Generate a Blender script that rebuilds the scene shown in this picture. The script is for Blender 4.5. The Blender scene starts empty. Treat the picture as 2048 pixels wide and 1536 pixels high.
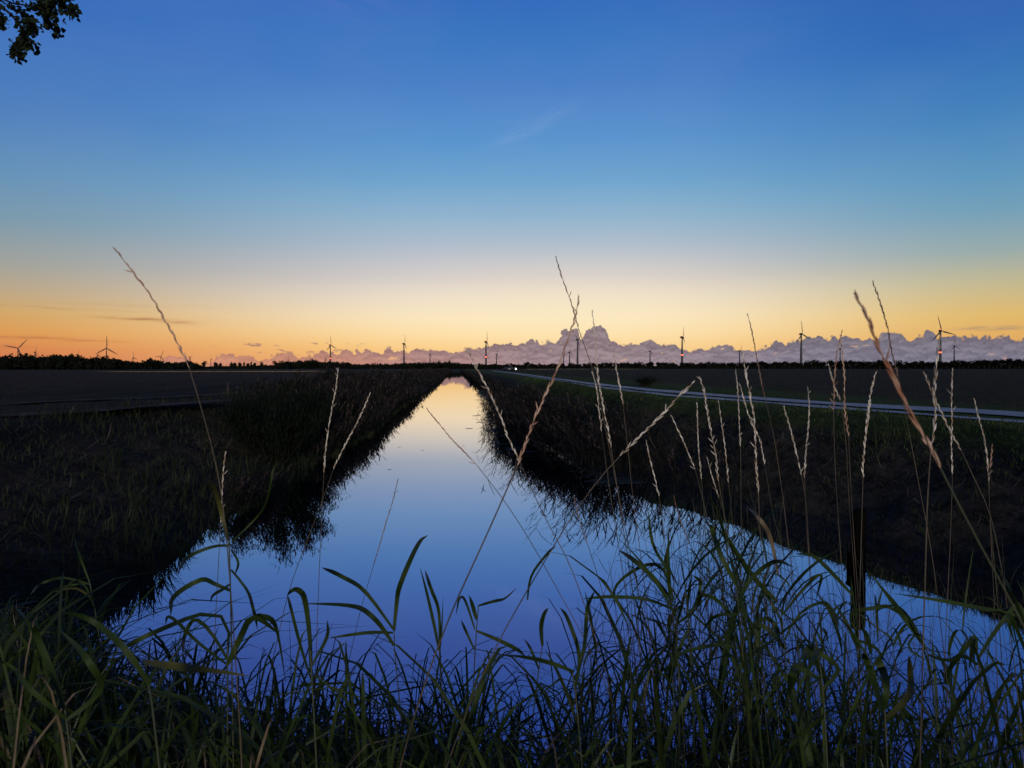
import bpy, math, random
import numpy as np
from mathutils import Vector, Matrix
random.seed(11); rng = np.random.default_rng(11)
S = bpy.context.scene; COL = S.collection
R = math.radians

# ------------------------------------------------------------------ camera
F = 1540.0; YAW = math.atan(112/F); PIT = math.atan(32/F)
CAM = np.array([0.0, 0.0, 1.0])
FW = np.array([math.sin(YAW)*math.cos(PIT), math.cos(YAW)*math.cos(PIT), -math.sin(PIT)])
RT = np.array([math.cos(YAW), -math.sin(YAW), 0.0])
UP = np.cross(RT, FW)
cd = bpy.data.cameras.new('camera'); cam = bpy.data.objects.new('camera', cd); COL.objects.link(cam)
cd.sensor_width = 36; cd.lens = 36*F/2048; cd.clip_start = 0.05; cd.clip_end = 60000
cam.matrix_world = Matrix(((RT[0], UP[0], -FW[0], 0), (RT[1], UP[1], -FW[1], 0), (RT[2], UP[2], -FW[2], 1.0), (0, 0, 0, 1)))
cd.dof.use_dof = True; cd.dof.focus_distance = 2.6; cd.dof.aperture_fstop = 15.0
S.camera = cam

def P(px, py, d):
    return CAM + d*(FW + (px-1024)/F*RT + (768-py)/F*UP)
def on_ground(px, py, z=0.0):
    r = FW + (px-1024)/F*RT + (768-py)/F*UP
    return CAM + r*((z-CAM[2])/r[2])
def azx(px): return math.atan2(px-1024, F) + YAW            # azimuth from +Y of a photo column
def far_at(px, D):                                           # ground point in a direction, D metres out
    a = azx(px); return np.array([D*math.sin(a), D*math.cos(a), 0.0])

# ------------------------------------------------------------------ helpers
def lin(c):
    return tuple((v/255/12.92 if v/255 <= .04045 else ((v/255+.055)/1.055)**2.4) for v in c)+(1,)

class Acc:
    def __init__(s): s.v = []; s.q = []; s.t = []; s.n = 0
    def add(s, v, q=None, t=None):
        v = np.asarray(v, float).reshape(-1, 3)
        if q is not None and len(q): s.q.append(np.asarray(q, int).reshape(-1, 4)+s.n)
        if t is not None and len(t): s.t.append(np.asarray(t, int).reshape(-1, 3)+s.n)
        s.v.append(v); s.n += len(v)
    def mesh(s, name, mat, off=None, smooth=True):
        V = np.concatenate(s.v)
        if off is not None: V = V-np.asarray(off, float)
        Q = np.concatenate(s.q) if s.q else np.zeros((0, 4), int)
        T = np.concatenate(s.t) if s.t else np.zeros((0, 3), int)
        m = bpy.data.meshes.new(name)
        m.vertices.add(len(V)); m.vertices.foreach_set('co', V.ravel())
        nl = len(Q)*4+len(T)*3; m.loops.add(nl)
        m.loops.foreach_set('vertex_index', np.concatenate([Q.ravel(), T.ravel()]).astype(np.int32))
        m.polygons.add(len(Q)+len(T))
        st = np.concatenate([np.arange(len(Q))*4, len(Q)*4+np.arange(len(T))*3]).astype(np.int32)
        m.polygons.foreach_set('loop_start', st)
        m.update(calc_edges=True); m.validate()
        if smooth: m.polygons.foreach_set('use_smooth', np.ones(len(m.polygons), bool))
        m.materials.append(mat); return m

def link(name, data, parent=None, loc=None):
    o = bpy.data.objects.new(name, data); COL.objects.link(o)
    if parent is not None: o.parent = parent
    if loc is not None: o.location = loc
    return o
def tag(o, label=None, cat=None, group=None, kind=None):
    if label: o['label'] = label
    if cat: o['category'] = cat
    if group: o['group'] = group
    if kind: o['kind'] = kind
    return o
def part(name, acc, mat, root, base):
    return link(name, acc.mesh(name, mat, base), root)
def thing(name, base, label, cat, group=None):
    return tag(link(name, None, None, tuple(base)), label, cat, group)

def ribbons(acc, C, W, side, fold=0.0):
    """C (N,S,3) centre lines, W (N,S) half widths, side (N,3) or (N,S,3)"""
    N, K, _ = C.shape
    if side.ndim == 2: side = np.repeat(side[:, None, :], K, 1)
    L = C-side*W[..., None]; Rr = C+side*W[..., None]
    if fold:
        Lz = L.copy(); Lz[..., 2] += fold*W; Rz = Rr.copy(); Rz[..., 2] += fold*W
        V = np.stack([Lz, C, Rz], 2).reshape(-1, 3); c = 3
    else:
        V = np.stack([L, Rr], 2).reshape(-1, 3); c = 2
    b = (np.arange(N)[:, None]*K+np.arange(K-1)[None, :]).ravel()*c
    qs = []
    for j in range(c-1):
        qs.append(np.stack([b+j, b+j+1, b+j+c+1, b+j+c], 1))
    acc.add(V, np.concatenate(qs))

def nrm(a): return a/np.maximum(np.linalg.norm(a, axis=-1, keepdims=True), 1e-9)

def tube(acc, pts, rad, n=6, cap=False):
    pts = np.asarray(pts, float); K = len(pts)
    rad = np.broadcast_to(np.asarray(rad, float), (K,))
    t = nrm(np.gradient(pts, axis=0))
    ref = np.array([0, 0, 1.0]) if abs(t[0][2]) < .9 else np.array([1.0, 0, 0])
    a = nrm(np.cross(t, ref)); b = np.cross(t, a)
    th = np.arange(n)/n*2*math.pi
    V = pts[:, None, :]+rad[:, None, None]*(np.cos(th)[None, :, None]*a[:, None, :]+np.sin(th)[None, :, None]*b[:, None, :])
    q = []
    for i in range(K-1):
        for j in range(n):
            q.append((i*n+j, i*n+(j+1) % n, (i+1)*n+(j+1) % n, (i+1)*n+j))
    tr = []
    V = V.reshape(-1, 3)
    if cap:
        V = np.concatenate([V, pts[:1], pts[-1:]]); e = K*n
        for j in range(n):
            tr.append((e, (j+1) % n, j)); tr.append((e+1, (K-1)*n+j, (K-1)*n+(j+1) % n))
    acc.add(V, q, tr)

def box(acc, c, s, rz=0.0):
    x, y, z = [v/2 for v in s]
    V = np.array([(a*x, b*y, d*z) for d in (-1, 1) for a, b in ((-1, -1), (1, -1), (1, 1), (-1, 1))])
    cs, sn = math.cos(rz), math.sin(rz)
    V = np.stack([V[:, 0]*cs-V[:, 1]*sn, V[:, 0]*sn+V[:, 1]*cs, V[:, 2]], 1)+np.asarray(c)
    acc.add(V, [(0, 3, 2, 1), (4, 5, 6, 7), (0, 1, 5, 4), (1, 2, 6, 5), (2, 3, 7, 6), (3, 0, 4, 7)])

def smooth_line(pts, k):
    """resample a poly line (M,3) to k points with a chord-length cubic (no overshoot on uneven spacing)"""
    p = np.asarray(pts, float); seg = np.maximum(np.linalg.norm(np.diff(p, axis=0), axis=1), 1e-9); cum = np.r_[0, np.cumsum(seg)]
    m = np.zeros_like(p); v = np.diff(p, axis=0)/seg[:, None]; m[0] = v[0]; m[-1] = v[-1]
    for i in range(1, len(p)-1): m[i] = (v[i-1]*seg[i]+v[i]*seg[i-1])/(seg[i]+seg[i-1])
    s = np.linspace(0, cum[-1], k); i = np.clip(np.searchsorted(cum, s, 'right')-1, 0, len(p)-2); h = seg[i][:, None]; t = ((s-cum[i])/seg[i])[:, None]
    return (2*t**3-3*t**2+1)*p[i]+(t**3-2*t**2+t)*h*m[i]+(3*t**2-2*t**3)*p[i+1]+(t**3-t**2)*h*m[i+1]

# ------------------------------------------------------------------ materials
def mat(name, col, col2=None, scale=5.0, rough=.8, trans=0.0, spec=.3, stretch=None, bump=0.0, det=4):
    m = bpy.data.materials.new(name); m.use_nodes = True; nt = m.node_tree; N = nt.nodes; L = nt.links
    b = N['Principled BSDF']; out = N['Material Output']
    b.inputs['Roughness'].default_value = rough; b.inputs['Specular IOR Level'].default_value = spec
    b.inputs['Base Color'].default_value = (*col, 1)
    if col2:
        tc = N.new('ShaderNodeTexCoord'); mp = N.new('ShaderNodeMapping'); nz = N.new('ShaderNodeTexNoise'); rp = N.new('ShaderNodeValToRGB')
        L.new(tc.outputs['Object'], mp.inputs[0]); L.new(mp.outputs[0], nz.inputs['Vector'])
        if stretch: mp.inputs['Scale'].default_value = stretch
        nz.inputs['Scale'].default_value = scale; nz.inputs['Detail'].default_value = det
        rp.color_ramp.elements[0].position = .36; rp.color_ramp.elements[1].position = .64
        rp.color_ramp.elements[0].color = (*col, 1); rp.color_ramp.elements[1].color = (*col2, 1)
        L.new(nz.outputs['Fac'], rp.inputs[0]); L.new(rp.outputs[0], b.inputs['Base Color'])
        if bump:
            bp = N.new('ShaderNodeBump'); bp.inputs['Strength'].default_value = bump; bp.inputs['Distance'].default_value = .02
            L.new(nz.outputs['Fac'], bp.inputs['Height']); L.new(bp.outputs[0], b.inputs['Normal'])
    if trans:
        tr = N.new('ShaderNodeBsdfTranslucent'); mx = N.new('ShaderNodeMixShader'); mx.inputs[0].default_value = trans
        if col2: L.new(rp.outputs[0], tr.inputs[0])
        else: tr.inputs[0].default_value = (*col, 1)
        L.new(b.outputs[0], mx.inputs[1]); L.new(tr.outputs[0], mx.inputs[2]); L.new(mx.outputs[0], out.inputs[0])
    return m

M = {}
M['blade'] = mat('grass_blade', (.013, .026, .005), (.038, .056, .010), 9, .5, .35, .35)
M['leaf'] = mat('reed_leaf', (.013, .028, .006), (.036, .060, .011), 14, .6, .35, .2)
M['dryleaf'] = mat('dry_leaf', (.09, .06, .03), (.20, .15, .09), 20, .6, .3)
M['yleaf'] = mat('yellow_leaf', (.035, .040, .009), (.075, .072, .015), 20, .5, .35)
M['stem'] = mat('grass_stem', (.030, .024, .014), (.085, .062, .038), 12, .55, 0, .3)
M['stemdark'] = mat('green_stem', (.016, .024, .008), (.045, .05, .02), 12, .5, 0, .35)
M['seed'] = mat('seed_straw', (.30, .21, .12), (.82, .74, .60), 80, .55, .2, .3)
M['seedred'] = mat('seed_russet', (.30, .12, .06), (.66, .46, .32), 40, .55, .25, .3)
M['seeddark'] = mat('seed_silhouette', (.10, .05, .028), (.28, .18, .12), 40, .55, .2, .3)  # straw heads darkened in colour, standing in for silhouettes against bright sky and water
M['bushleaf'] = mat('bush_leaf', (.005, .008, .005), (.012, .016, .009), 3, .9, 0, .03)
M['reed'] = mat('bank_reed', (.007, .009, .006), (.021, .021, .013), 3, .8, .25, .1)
M['plume'] = mat('reed_plume', (.035, .024, .018), (.15, .105, .08), 4, .9, .3, .05)
M['litter'] = mat('dead_reed', (.035, .028, .020), (.15, .12, .09), 4, .9, 0, .05)
M['bank'] = mat('bank_grass', (.012, .018, .008), (.036, .044, .020), 1.2, .9, .2, .05)
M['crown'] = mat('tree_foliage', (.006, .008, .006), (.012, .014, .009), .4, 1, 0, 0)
M['bark'] = mat('tree_bark', (.012, .010, .008), (.025, .02, .016), 6, .95, 0, .05)
M['nearleaf'] = mat('branch_leaf', (.008, .012, .006), (.016, .022, .008), 9, .7, .06, .05)
M['tower'] = mat('turbine_silhouette', (.030, .030, .034), (.045, .045, .05), .05, .6, 0, .2)  # darker than the real light grey: backlit silhouette put into the colour
M['wood'] = mat('wet_wood', (.0015, .0015, .0015), (.004, .0035, .003), 9, .95, 0, .02, (3, 3, .4), .5)
M['carpaint'] = mat('car_paint', (.02, .02, .024), (.025, .025, .03), 2, .3, 0, .5)
M['glass'] = mat('car_glass', (.01, .01, .012), None, 1, .05, 0, .8)
M['tyre'] = mat('rubber', (.01, .01, .01), None, 1, .9, 0, .1)
M['weed'] = mat('floating_weed', (.010, .014, .008), (.022, .026, .012), 6, .6, 0, .3)

def emis(name, c, s):
    m = bpy.data.materials.new(name); m.use_nodes = True; b = m.node_tree.nodes['Principled BSDF']
    b.inputs['Base Color'].default_value = (*c, 1); b.inputs['Emission Color'].default_value = (*c, 1); b.inputs['Emission Strength'].default_value = s
    return m
M['red'] = emis('red_lamp', (1, .16, .06), 2.2)
M['head'] = emis('headlamp', (1, .97, .9), 9)

def water_mat(name, tint, lo, rough, wob):
    m = bpy.data.materials.new(name); m.use_nodes = True; nt = m.node_tree; N = nt.nodes; L = nt.links
    N.remove(N['Principled BSDF']); out = N['Material Output']
    g = N.new('ShaderNodeBsdfGlossy'); g.inputs['Color'].default_value = (*tint, 1); g.inputs['Roughness'].default_value = rough
    d = N.new('ShaderNodeBsdfDiffuse'); d.inputs['Color'].default_value = (.006, .009, .014, 1)
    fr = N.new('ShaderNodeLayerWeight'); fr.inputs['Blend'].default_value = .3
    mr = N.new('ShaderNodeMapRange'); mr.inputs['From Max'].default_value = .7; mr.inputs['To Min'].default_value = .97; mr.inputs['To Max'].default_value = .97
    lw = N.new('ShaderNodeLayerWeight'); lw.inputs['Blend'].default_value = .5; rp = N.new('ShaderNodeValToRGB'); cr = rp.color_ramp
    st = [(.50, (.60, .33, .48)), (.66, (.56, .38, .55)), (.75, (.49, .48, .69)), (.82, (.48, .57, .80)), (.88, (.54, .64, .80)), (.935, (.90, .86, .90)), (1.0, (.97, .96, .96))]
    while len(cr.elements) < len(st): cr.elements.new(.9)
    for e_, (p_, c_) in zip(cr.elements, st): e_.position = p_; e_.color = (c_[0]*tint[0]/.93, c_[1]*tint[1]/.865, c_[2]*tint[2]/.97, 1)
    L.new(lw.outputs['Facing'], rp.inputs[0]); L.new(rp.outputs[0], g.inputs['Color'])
    mx = N.new('ShaderNodeMixShader')
    L.new(fr.outputs['Facing'], mr.inputs['Value']); L.new(mr.outputs[0], mx.inputs[0])
    L.new(d.outputs[0], mx.inputs[1]); L.new(g.outputs[0], mx.inputs[2]); L.new(mx.outputs[0], out.inputs[0])
    tc = N.new('ShaderNodeTexCoord'); mp = N.new('ShaderNodeMapping'); mp.inputs['Scale'].default_value = (1, .55, 1)
    nz = N.new('ShaderNodeTexNoise'); nz.inputs['Scale'].default_value = 2.2; nz.inputs['Detail'].default_value = 3
    bp = N.new('ShaderNodeBump'); bp.inputs['Strength'].default_value = wob; bp.inputs['Distance'].default_value = .02
    L.new(tc.outputs['Object'], mp.inputs[0]); L.new(mp.outputs[0], nz.inputs['Vector']); L.new(nz.outputs['Fac'], bp.inputs['Height'])
    L.new(bp.outputs[0], g.inputs['Normal'])
    return m
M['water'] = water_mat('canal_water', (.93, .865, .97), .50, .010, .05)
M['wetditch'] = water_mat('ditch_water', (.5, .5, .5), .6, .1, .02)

# ------------------------------------------------------------------ terrain
WZ = -1.6
def sstep(a, b, x):
    t = np.clip((x-a)/(b-a), 0, 1); return t*t*(3-2*t)
def wobble(y, s): return .16*np.sin(y*.83+s)+.10*np.sin(y*2.1+s*2)+.25*np.sin(y*.21+s)
def xl(y):
    y = np.asarray(y, float); return -3.55-.25*sstep(4, 14, y)+.25*sstep(15, 30, y)+wobble(y, 1.)*sstep(6, 12, y)*.6
def xr(y):
    y = np.asarray(y, float); return 6.9-1.4*sstep(9, 17, y)-1.4*sstep(14, 25, y)-1.0*np.exp(-((y-33)/9)**2)-.5*np.exp(-((y-24)/3)**2)+wobble(y, 3.)*.7
def yn(x):
    x = np.asarray(x, float); return 4.7+1.9*sstep(-1.2, -3.6, x)-.3*sstep(1, 5, x)+.12*np.sin(x*2.3)
def vnoise(x, y, seed=0):
    return (np.sin(x*1.7+seed+1.3*np.sin(y*.9+seed))+np.sin(y*2.3+seed*2+1.1*np.sin(x*1.3))+.6*np.sin(x*4.1+y*3.3+seed)+.5*np.sin(x*7.3-y*6.1+seed*3))/3.1
# the farm track, traced along its two edges
TL = [(2048, 849), (1830, 831), (1616, 815.5), (1480, 804.5), (1348, 793.5), (1200, 776.5), (1114, 762.5), (1060, 753.5), (1020, 747), (985, 742.5)]
TU = [(2048, 827), (1830, 814), (1616, 802.5), (1480, 793), (1348, 782.5), (1200, 768), (1114, 757), (1060, 749.5), (1020, 744.5), (985, 741)]
tl = [on_ground(*p) for p in TL]; tu = [on_ground(*p) for p in TU]
tl = [tl[0]+(tl[0]-tl[1])*k for k in (9, 5, 2)]+tl; tu = [tu[0]+(tu[0]-tu[1])*k for k in (9, 5, 2)]+tu
tl = smooth_line(tl, 160); tu = smooth_line(tu, 160)
tmid = (tl+tu)/2
def height(x, y):
    x, y = np.broadcast_arrays(np.asarray(x, float), np.asarray(y, float))
    hl = WZ+(xl(y)-x)*.37; hr = WZ+(x-xr(y))*.62; hn = WZ+(yn(x)-y)*.42; hf = WZ+(y-640)*.5
    h = np.maximum.reduce([hl, hr, hn, hf])
    top = 0.0
    k = .22                                      # soft shoulder
    h = np.where(h > top-k, np.where(h > top+k, top, top-(top+k-h)**2/(4*k)), h)
    h = np.maximum(h, WZ-.9)
    slope = sstep(WZ-.3, WZ+.3, h)*(1-sstep(-.25, 0, h)*.65)
    near = 1-sstep(60, 140, y)
    right = sstep(6.2, 7.6, x)*sstep(-.35, 0, h)
    return h+vnoise(x*1.3, y*1.1)*.085*slope*near*(1-right)
def axis(dense0, dense1, step, far0, far1, g):
    a = list(np.arange(dense0, dense1+1e-6, step)); s = step; v = dense1; up = []
    while v < far1: s *= g; v = min(v+s, far1); up.append(v)
    s = step; v = dense0; dn = []
    while v > far0: s *= g; v = max(v-s, far0); dn.append(v)
    return np.array(dn[::-1]+a+up)
gx = axis(-12, 12, .16, -14000, 14000, 1.16); gy = axis(-1, 30, .16, -4000, 16000, 1.045)
X, Y = np.meshgrid(gx, gy); Z = height(X, Y)
acc = Acc(); nx = len(gx); ny = len(gy)
b = (np.arange(ny-1)[:, None]*nx+np.arange(nx-1)[None, :]).ravel()
acc.add(np.stack([X, Y, Z], -1), np.stack([b, b+1, b+nx+1, b+nx], 1))

def ground_mat():
    m = bpy.data.materials.new('ground_soil'); m.use_nodes = True; nt = m.node_tree; N = nt.nodes; L = nt.links
    b = N['Principled BSDF']; b.inputs['Roughness'].default_value = .95; b.inputs['Specular IOR Level'].default_value = .03
    tc = N.new('ShaderNodeTexCoord'); sp = N.new('ShaderNodeSeparateXYZ'); L.new(tc.outputs['Object'], sp.inputs[0])
    def noise(scale, st, det=6, rou=.6):
        mp = N.new('ShaderNodeMapping'); mp.inputs['Scale'].default_value = st; L.new(tc.outputs['Object'], mp.inputs[0])
        n = N.new('ShaderNodeTexNoise'); n.inputs['Scale'].default_value = scale; n.inputs['Detail'].default_value = det; n.inputs['Roughness'].default_value = rou
        L.new(mp.outputs[0], n.inputs['Vector']); return n.outputs['Fac']
    def ramp(f, stops):
        r = N.new('ShaderNodeValToRGB'); cr = r.color_ramp
        while len(cr.elements) < len(stops): cr.elements.new(.5)
        for e, (p, c) in zip(cr.elements, stops): e.position = p; e.color = (*c, 1) if len(c) == 3 else c
        L.new(f, r.inputs[0]); return r.outputs[0]
    def mr(f, a, b_):
        q = N.new('ShaderNodeMapRange'); q.interpolation_type = 'SMOOTHSTEP'; q.inputs['From Min'].default_value = a; q.inputs['From Max'].default_value = b_; L.new(f, q.inputs['Value']); return q.outputs[0]
    def mix(f, a, c):
        q = N.new('ShaderNodeMix'); q.data_type = 'RGBA'; L.new(f, q.inputs['Factor']); L.new(a, q.inputs['A']); L.new(c, q.inputs['B']); return q.outputs['Result']
    soil = ramp(noise(1.3, (1, .35, 1)), [(.35, (.018, .014, .009)), (.65, (.042, .032, .021))])
    grass = ramp(noise(2.2, (1, 1, 1)), [(.3, (.020, .032, .008)), (.7, (.055, .078, .020))])
    litter = ramp(noise(3.5, (1, 1, 1), 9, .7), [(.35, (.010, .009, .007)), (.62, (.050, .042, .029))])
    rut = ramp(noise(.9, (.5, .03, 1), 5), [(.40, (.010, .010, .008)), (.62, (.030, .027, .020))])
    left = mix(mr(sp.outputs['X'], -8.0, -5.8), rut, litter)
    leftfar = mix(mr(sp.outputs['X'], -26, -14), soil, left)
    rightg = mix(mr(sp.outputs['Z'], -.42, -.06), litter, grass)
    rightfar = mix(mr(sp.outputs['X'], 12.5, 16), rightg, soil)
    allc = mix(mr(sp.outputs['X'], -1, 1), leftfar, rightfar)
    L.new(allc, b.inputs['Base Color'])
    bp = N.new('ShaderNodeBump'); bp.inputs['Strength'].default_value = .9; bp.inputs['Distance'].default_value = .06
    L.new(noise(5, (1, 1, 1), 8, .75), bp.inputs['Height']); L.new(bp.outputs[0], b.inputs['Normal'])
    return m
tag(link('ground', acc.mesh('ground', ground_mat())), kind='structure')
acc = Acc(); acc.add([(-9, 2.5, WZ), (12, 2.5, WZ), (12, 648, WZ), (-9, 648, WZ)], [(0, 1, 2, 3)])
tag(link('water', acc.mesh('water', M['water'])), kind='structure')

# farm track: two pale wheel strips and a dark middle
def track_mat():
    m = mat('track_concrete', (.045, .043, .056), (.15, .14, .165), 2.4, .5, 0, .35, (1, 1, 1), .35, 8); return m
M['track'] = track_mat()
def strip(a, b_, wav, z=.03):
    acc = Acc(); n = 400
    A = smooth_line(tl, n); B = smooth_line(tu, n); s = np.arange(n)
    ja = a+wav*(np.sin(s*.9)+np.sin(s*.37+1)+rng.normal(0, .5, n))*.02; jb = b_+wav*(np.sin(s*.7+2)+np.sin(s*.29)+rng.normal(0, .5, n))*.02
    p = A+(B-A)*ja[:, None]; q = A+(B-A)*jb[:, None]
    V = np.stack([p, q], 1).reshape(-1, 3); V[:, 2] = z
    i = np.arange(n-1)*2; acc.add(V, np.stack([i, i+1, i+3, i+2], 1)); return acc
a1 = strip(0.0, .24, 1.5); a2 = strip(.50, 1.0, 1.5)
a1.add(np.concatenate(a2.v), np.concatenate(a2.q))
tag(link('track', a1.mesh('track', M['track'])), kind='structure')
def field_path(lo, up, name):
    A = smooth_line([on_ground(*p) for p in lo], 120); B = smooth_line([on_ground(*p) for p in up], 120); j = rng.normal(0, .03, (120, 2))
    V = np.stack([A+(B-A)*j[:, :1], B+(A-B)*j[:, 1:]], 1).reshape(-1, 3); V[:, 2] = .035
    acc = Acc(); acc.add(V, [(2*i, 2*i+1, 2*i+3, 2*i+2) for i in range(119)]); tag(link(name, acc.mesh(name, M['path'])), kind='structure')
M['path'] = mat('path_stubble', (.018, .018, .012), (.060, .054, .040), 1.4, .95, 0, .03, (1, 1, 1), .6, 9)
field_path([(-150, 846), (0, 837), (150, 829), (300, 816), (470, 803), (640, 783)], [(-150, 838), (0, 830), (150, 822), (300, 811), (470, 799), (640, 780)], 'field_path')
field_path([(-150, 818), (0, 812), (140, 804), (300, 799), (430, 792), (600, 776)], [(-150, 815), (0, 809), (140, 801), (300, 796), (430, 789), (600, 774)], 'field_path')
# ditches that catch the sky far out in the fields
def ditch(pts, w):
    acc = Acc(); p = np.array([on_ground(x, y, .06) for x, y in pts]); p2 = p.copy(); p2[:, 1] += w
    V = np.stack([p, p2], 1).reshape(-1, 3); n = len(pts); i = np.arange(n-1)*2
    acc.add(V, np.stack([i, i+2, i+3, i+1], 1)); return acc
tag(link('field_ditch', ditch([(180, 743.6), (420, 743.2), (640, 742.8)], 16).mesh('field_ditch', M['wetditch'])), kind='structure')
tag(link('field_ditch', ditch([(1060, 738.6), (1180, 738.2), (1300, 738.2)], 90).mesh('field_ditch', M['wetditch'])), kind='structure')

# ------------------------------------------------------------------ vegetation as stuff
def blades(acc, base, L_, az, lean, curl, w, K=5, twist=0.0, fold=0.0):
    N = len(base); t = np.linspace(0, 1, K)
    ang = lean[:, None]+curl[:, None]*t[None, :]**1.5              # angle from vertical along the blade
    ds = (L_/(K-1))[:, None]
    hor = np.concatenate([np.zeros((N, 1)), np.cumsum(np.sin(ang[:, 1:])*ds, 1)], 1)
    ver = np.concatenate([np.zeros((N, 1)), np.cumsum(np.cos(ang[:, 1:])*ds, 1)], 1)
    C = base[:, None, :]+np.stack([hor*np.cos(az)[:, None], hor*np.sin(az)[:, None], ver], -1)
    W = w[:, None]*np.clip(np.sin(np.pi*(.12+.88*t))**.7, 0, 1)[None, :]; W[:, -1] *= .05
    tw = az+math.pi/2+(rng.normal(0, .5, N) if twist else 0)
    side = np.stack([np.cos(tw), np.sin(tw), np.zeros(N)], -1)
    if twist:
        tt = tw[:, None]+twist*t[None, :]*rng.normal(0, 1, N)[:, None]
        side = np.stack([np.cos(tt), np.sin(tt), np.zeros_like(tt)], -1)
    ribbons(acc, C, W, side, fold)
    return C

def base_pts(x, y): return np.stack([x, y, height(x, y)-.01], -1)
# short grass on both banks and the verge
def bank_grass(n, fx, y0, y1, L0, L1, w):
    acc = Acc(); y = y0+(y1-y0)*rng.random(n)**1.7; x = fx(y, n)
    sc = 1+y/22
    blades(acc, base_pts(x, y), rng.uniform(L0, L1, n)*np.clip(.75+.9*vnoise(x*1.1, y*.8, 4), .3, 2.2), rng.uniform(0, 6.28, n), rng.uniform(0, .5, n), rng.uniform(.2, 1.3, n), w*sc, 4)
    return acc
a = bank_grass(17000, lambda y, n: xl(y)-rng.random(n)**1.5*4.6+.1, 5.5, 60, .12, .42, .005)
tag(link('bank_grass', a.mesh('bank_grass', M['bank'])), kind='stuff', label='dark tufted grass on the left canal bank', cat='grass')
a = bank_grass(15000, lambda y, n: xr(y)+rng.random(n)*3.4-.1, 3.5, 60, .08, .26, .004)
tag(link('bank_grass', a.mesh('bank_grass', M['bank'])), kind='stuff', label='dark tufted grass on the right canal bank', cat='grass')
M['verge'] = mat('verge_grass', (.030, .055, .012), (.07, .11, .026), 1.5, .8, .3, .1)
def vx(y, n):
    i = np.interp(y, tl[::-1, 1][np.argsort(tl[::-1, 1])], tl[::-1, 0][np.argsort(tl[::-1, 1])])
    return i-.05-rng.random(n)**1.3*2.2
a = bank_grass(16000, vx, 8, 75, .05, .12, .004)
tag(link('verge_grass', a.mesh('verge_grass', M['verge'])), kind='stuff', label='low green verge grass between the farm track and the canal', cat='grass')
# low crop beyond the track and rough stubble on the left field
def crop(n, fx, y0, y1, L0, L1, w):
    acc = Acc(); y = y0*(y1/y0)**rng.random(n); x = fx(y, n); sc = y/28
    b_ = np.stack([x, y, np.full(n, -.01)], -1); blades(acc, b_, rng.uniform(L0, L1, n)*np.clip(.7+.6*vnoise(x*.5, y*.12, 2), .3, 1.6), rng.uniform(0, 6.28, n), rng.uniform(0, .4, n), rng.uniform(.1, .9, n), w*np.maximum(sc, .7), 3); return acc
M['crop'] = mat('crop_leaf', (.010, .016, .009), (.028, .038, .018), .35, .9, .2, .05)
M['stubble'] = mat('stubble_straw', (.012, .012, .008), (.045, .040, .028), .3, .9, 0, .05)
tmx = lambda y: np.interp(y, tu[::-1, 1][np.argsort(tu[::-1, 1])], tu[::-1, 0][np.argsort(tu[::-1, 1])])
a = crop(26000, lambda y, n: tmx(y)+.35+rng.random(n)**1.4*(4+y*.75), 14, 330, .08, .26, .006)
tag(link('crop', a.mesh('crop', M['crop'])), kind='stuff', label='low dark green crop in the flat field beyond the farm track', cat='crop')
a = crop(22000, lambda y, n: -8.2-rng.random(n)**1.3*(3+y*.6), 11, 260, .03, .12, .006)
tag(link('stubble', a.mesh('stubble', M['stubble'])), kind='stuff', label='short brownish stubble on the flat left field', cat='stubble')
# dead reed litter on the left and right slopes
def litter(n, fx, y0, y1):
    acc = Acc(); y = y0+(y1-y0)*rng.random(n)**1.5; x = fx(y, n); b_ = base_pts(x, y); b_[:, 2] += rng.uniform(.02, .09, n)
    az = rng.normal(-.5, 1.0, n); blades(acc, b_, rng.uniform(.12, .55, n), az, np.full(n, 1.35)+rng.normal(0, .15, n), rng.normal(.1, .25, n), rng.uniform(.0015, .004, n)*(1+y/30), 4)
    return acc
a = litter(7000, lambda y, n: xl(y)-.6-rng.random(n)*4.3, 6, 32); b2 = litter(3500, lambda y, n: xr(y)+.5+rng.random(n)*2.4, 5, 32)
tag(link('reed_litter', a.mesh('reed_litter', M['litter'])), kind='stuff', label='dead brown reed litter strewn on the left bank', cat='litter')
tag(link('reed_litter', b2.mesh('reed_litter', M['litter'])), kind='stuff', label='dead brown reed litter strewn on the right bank', cat='litter')

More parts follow.
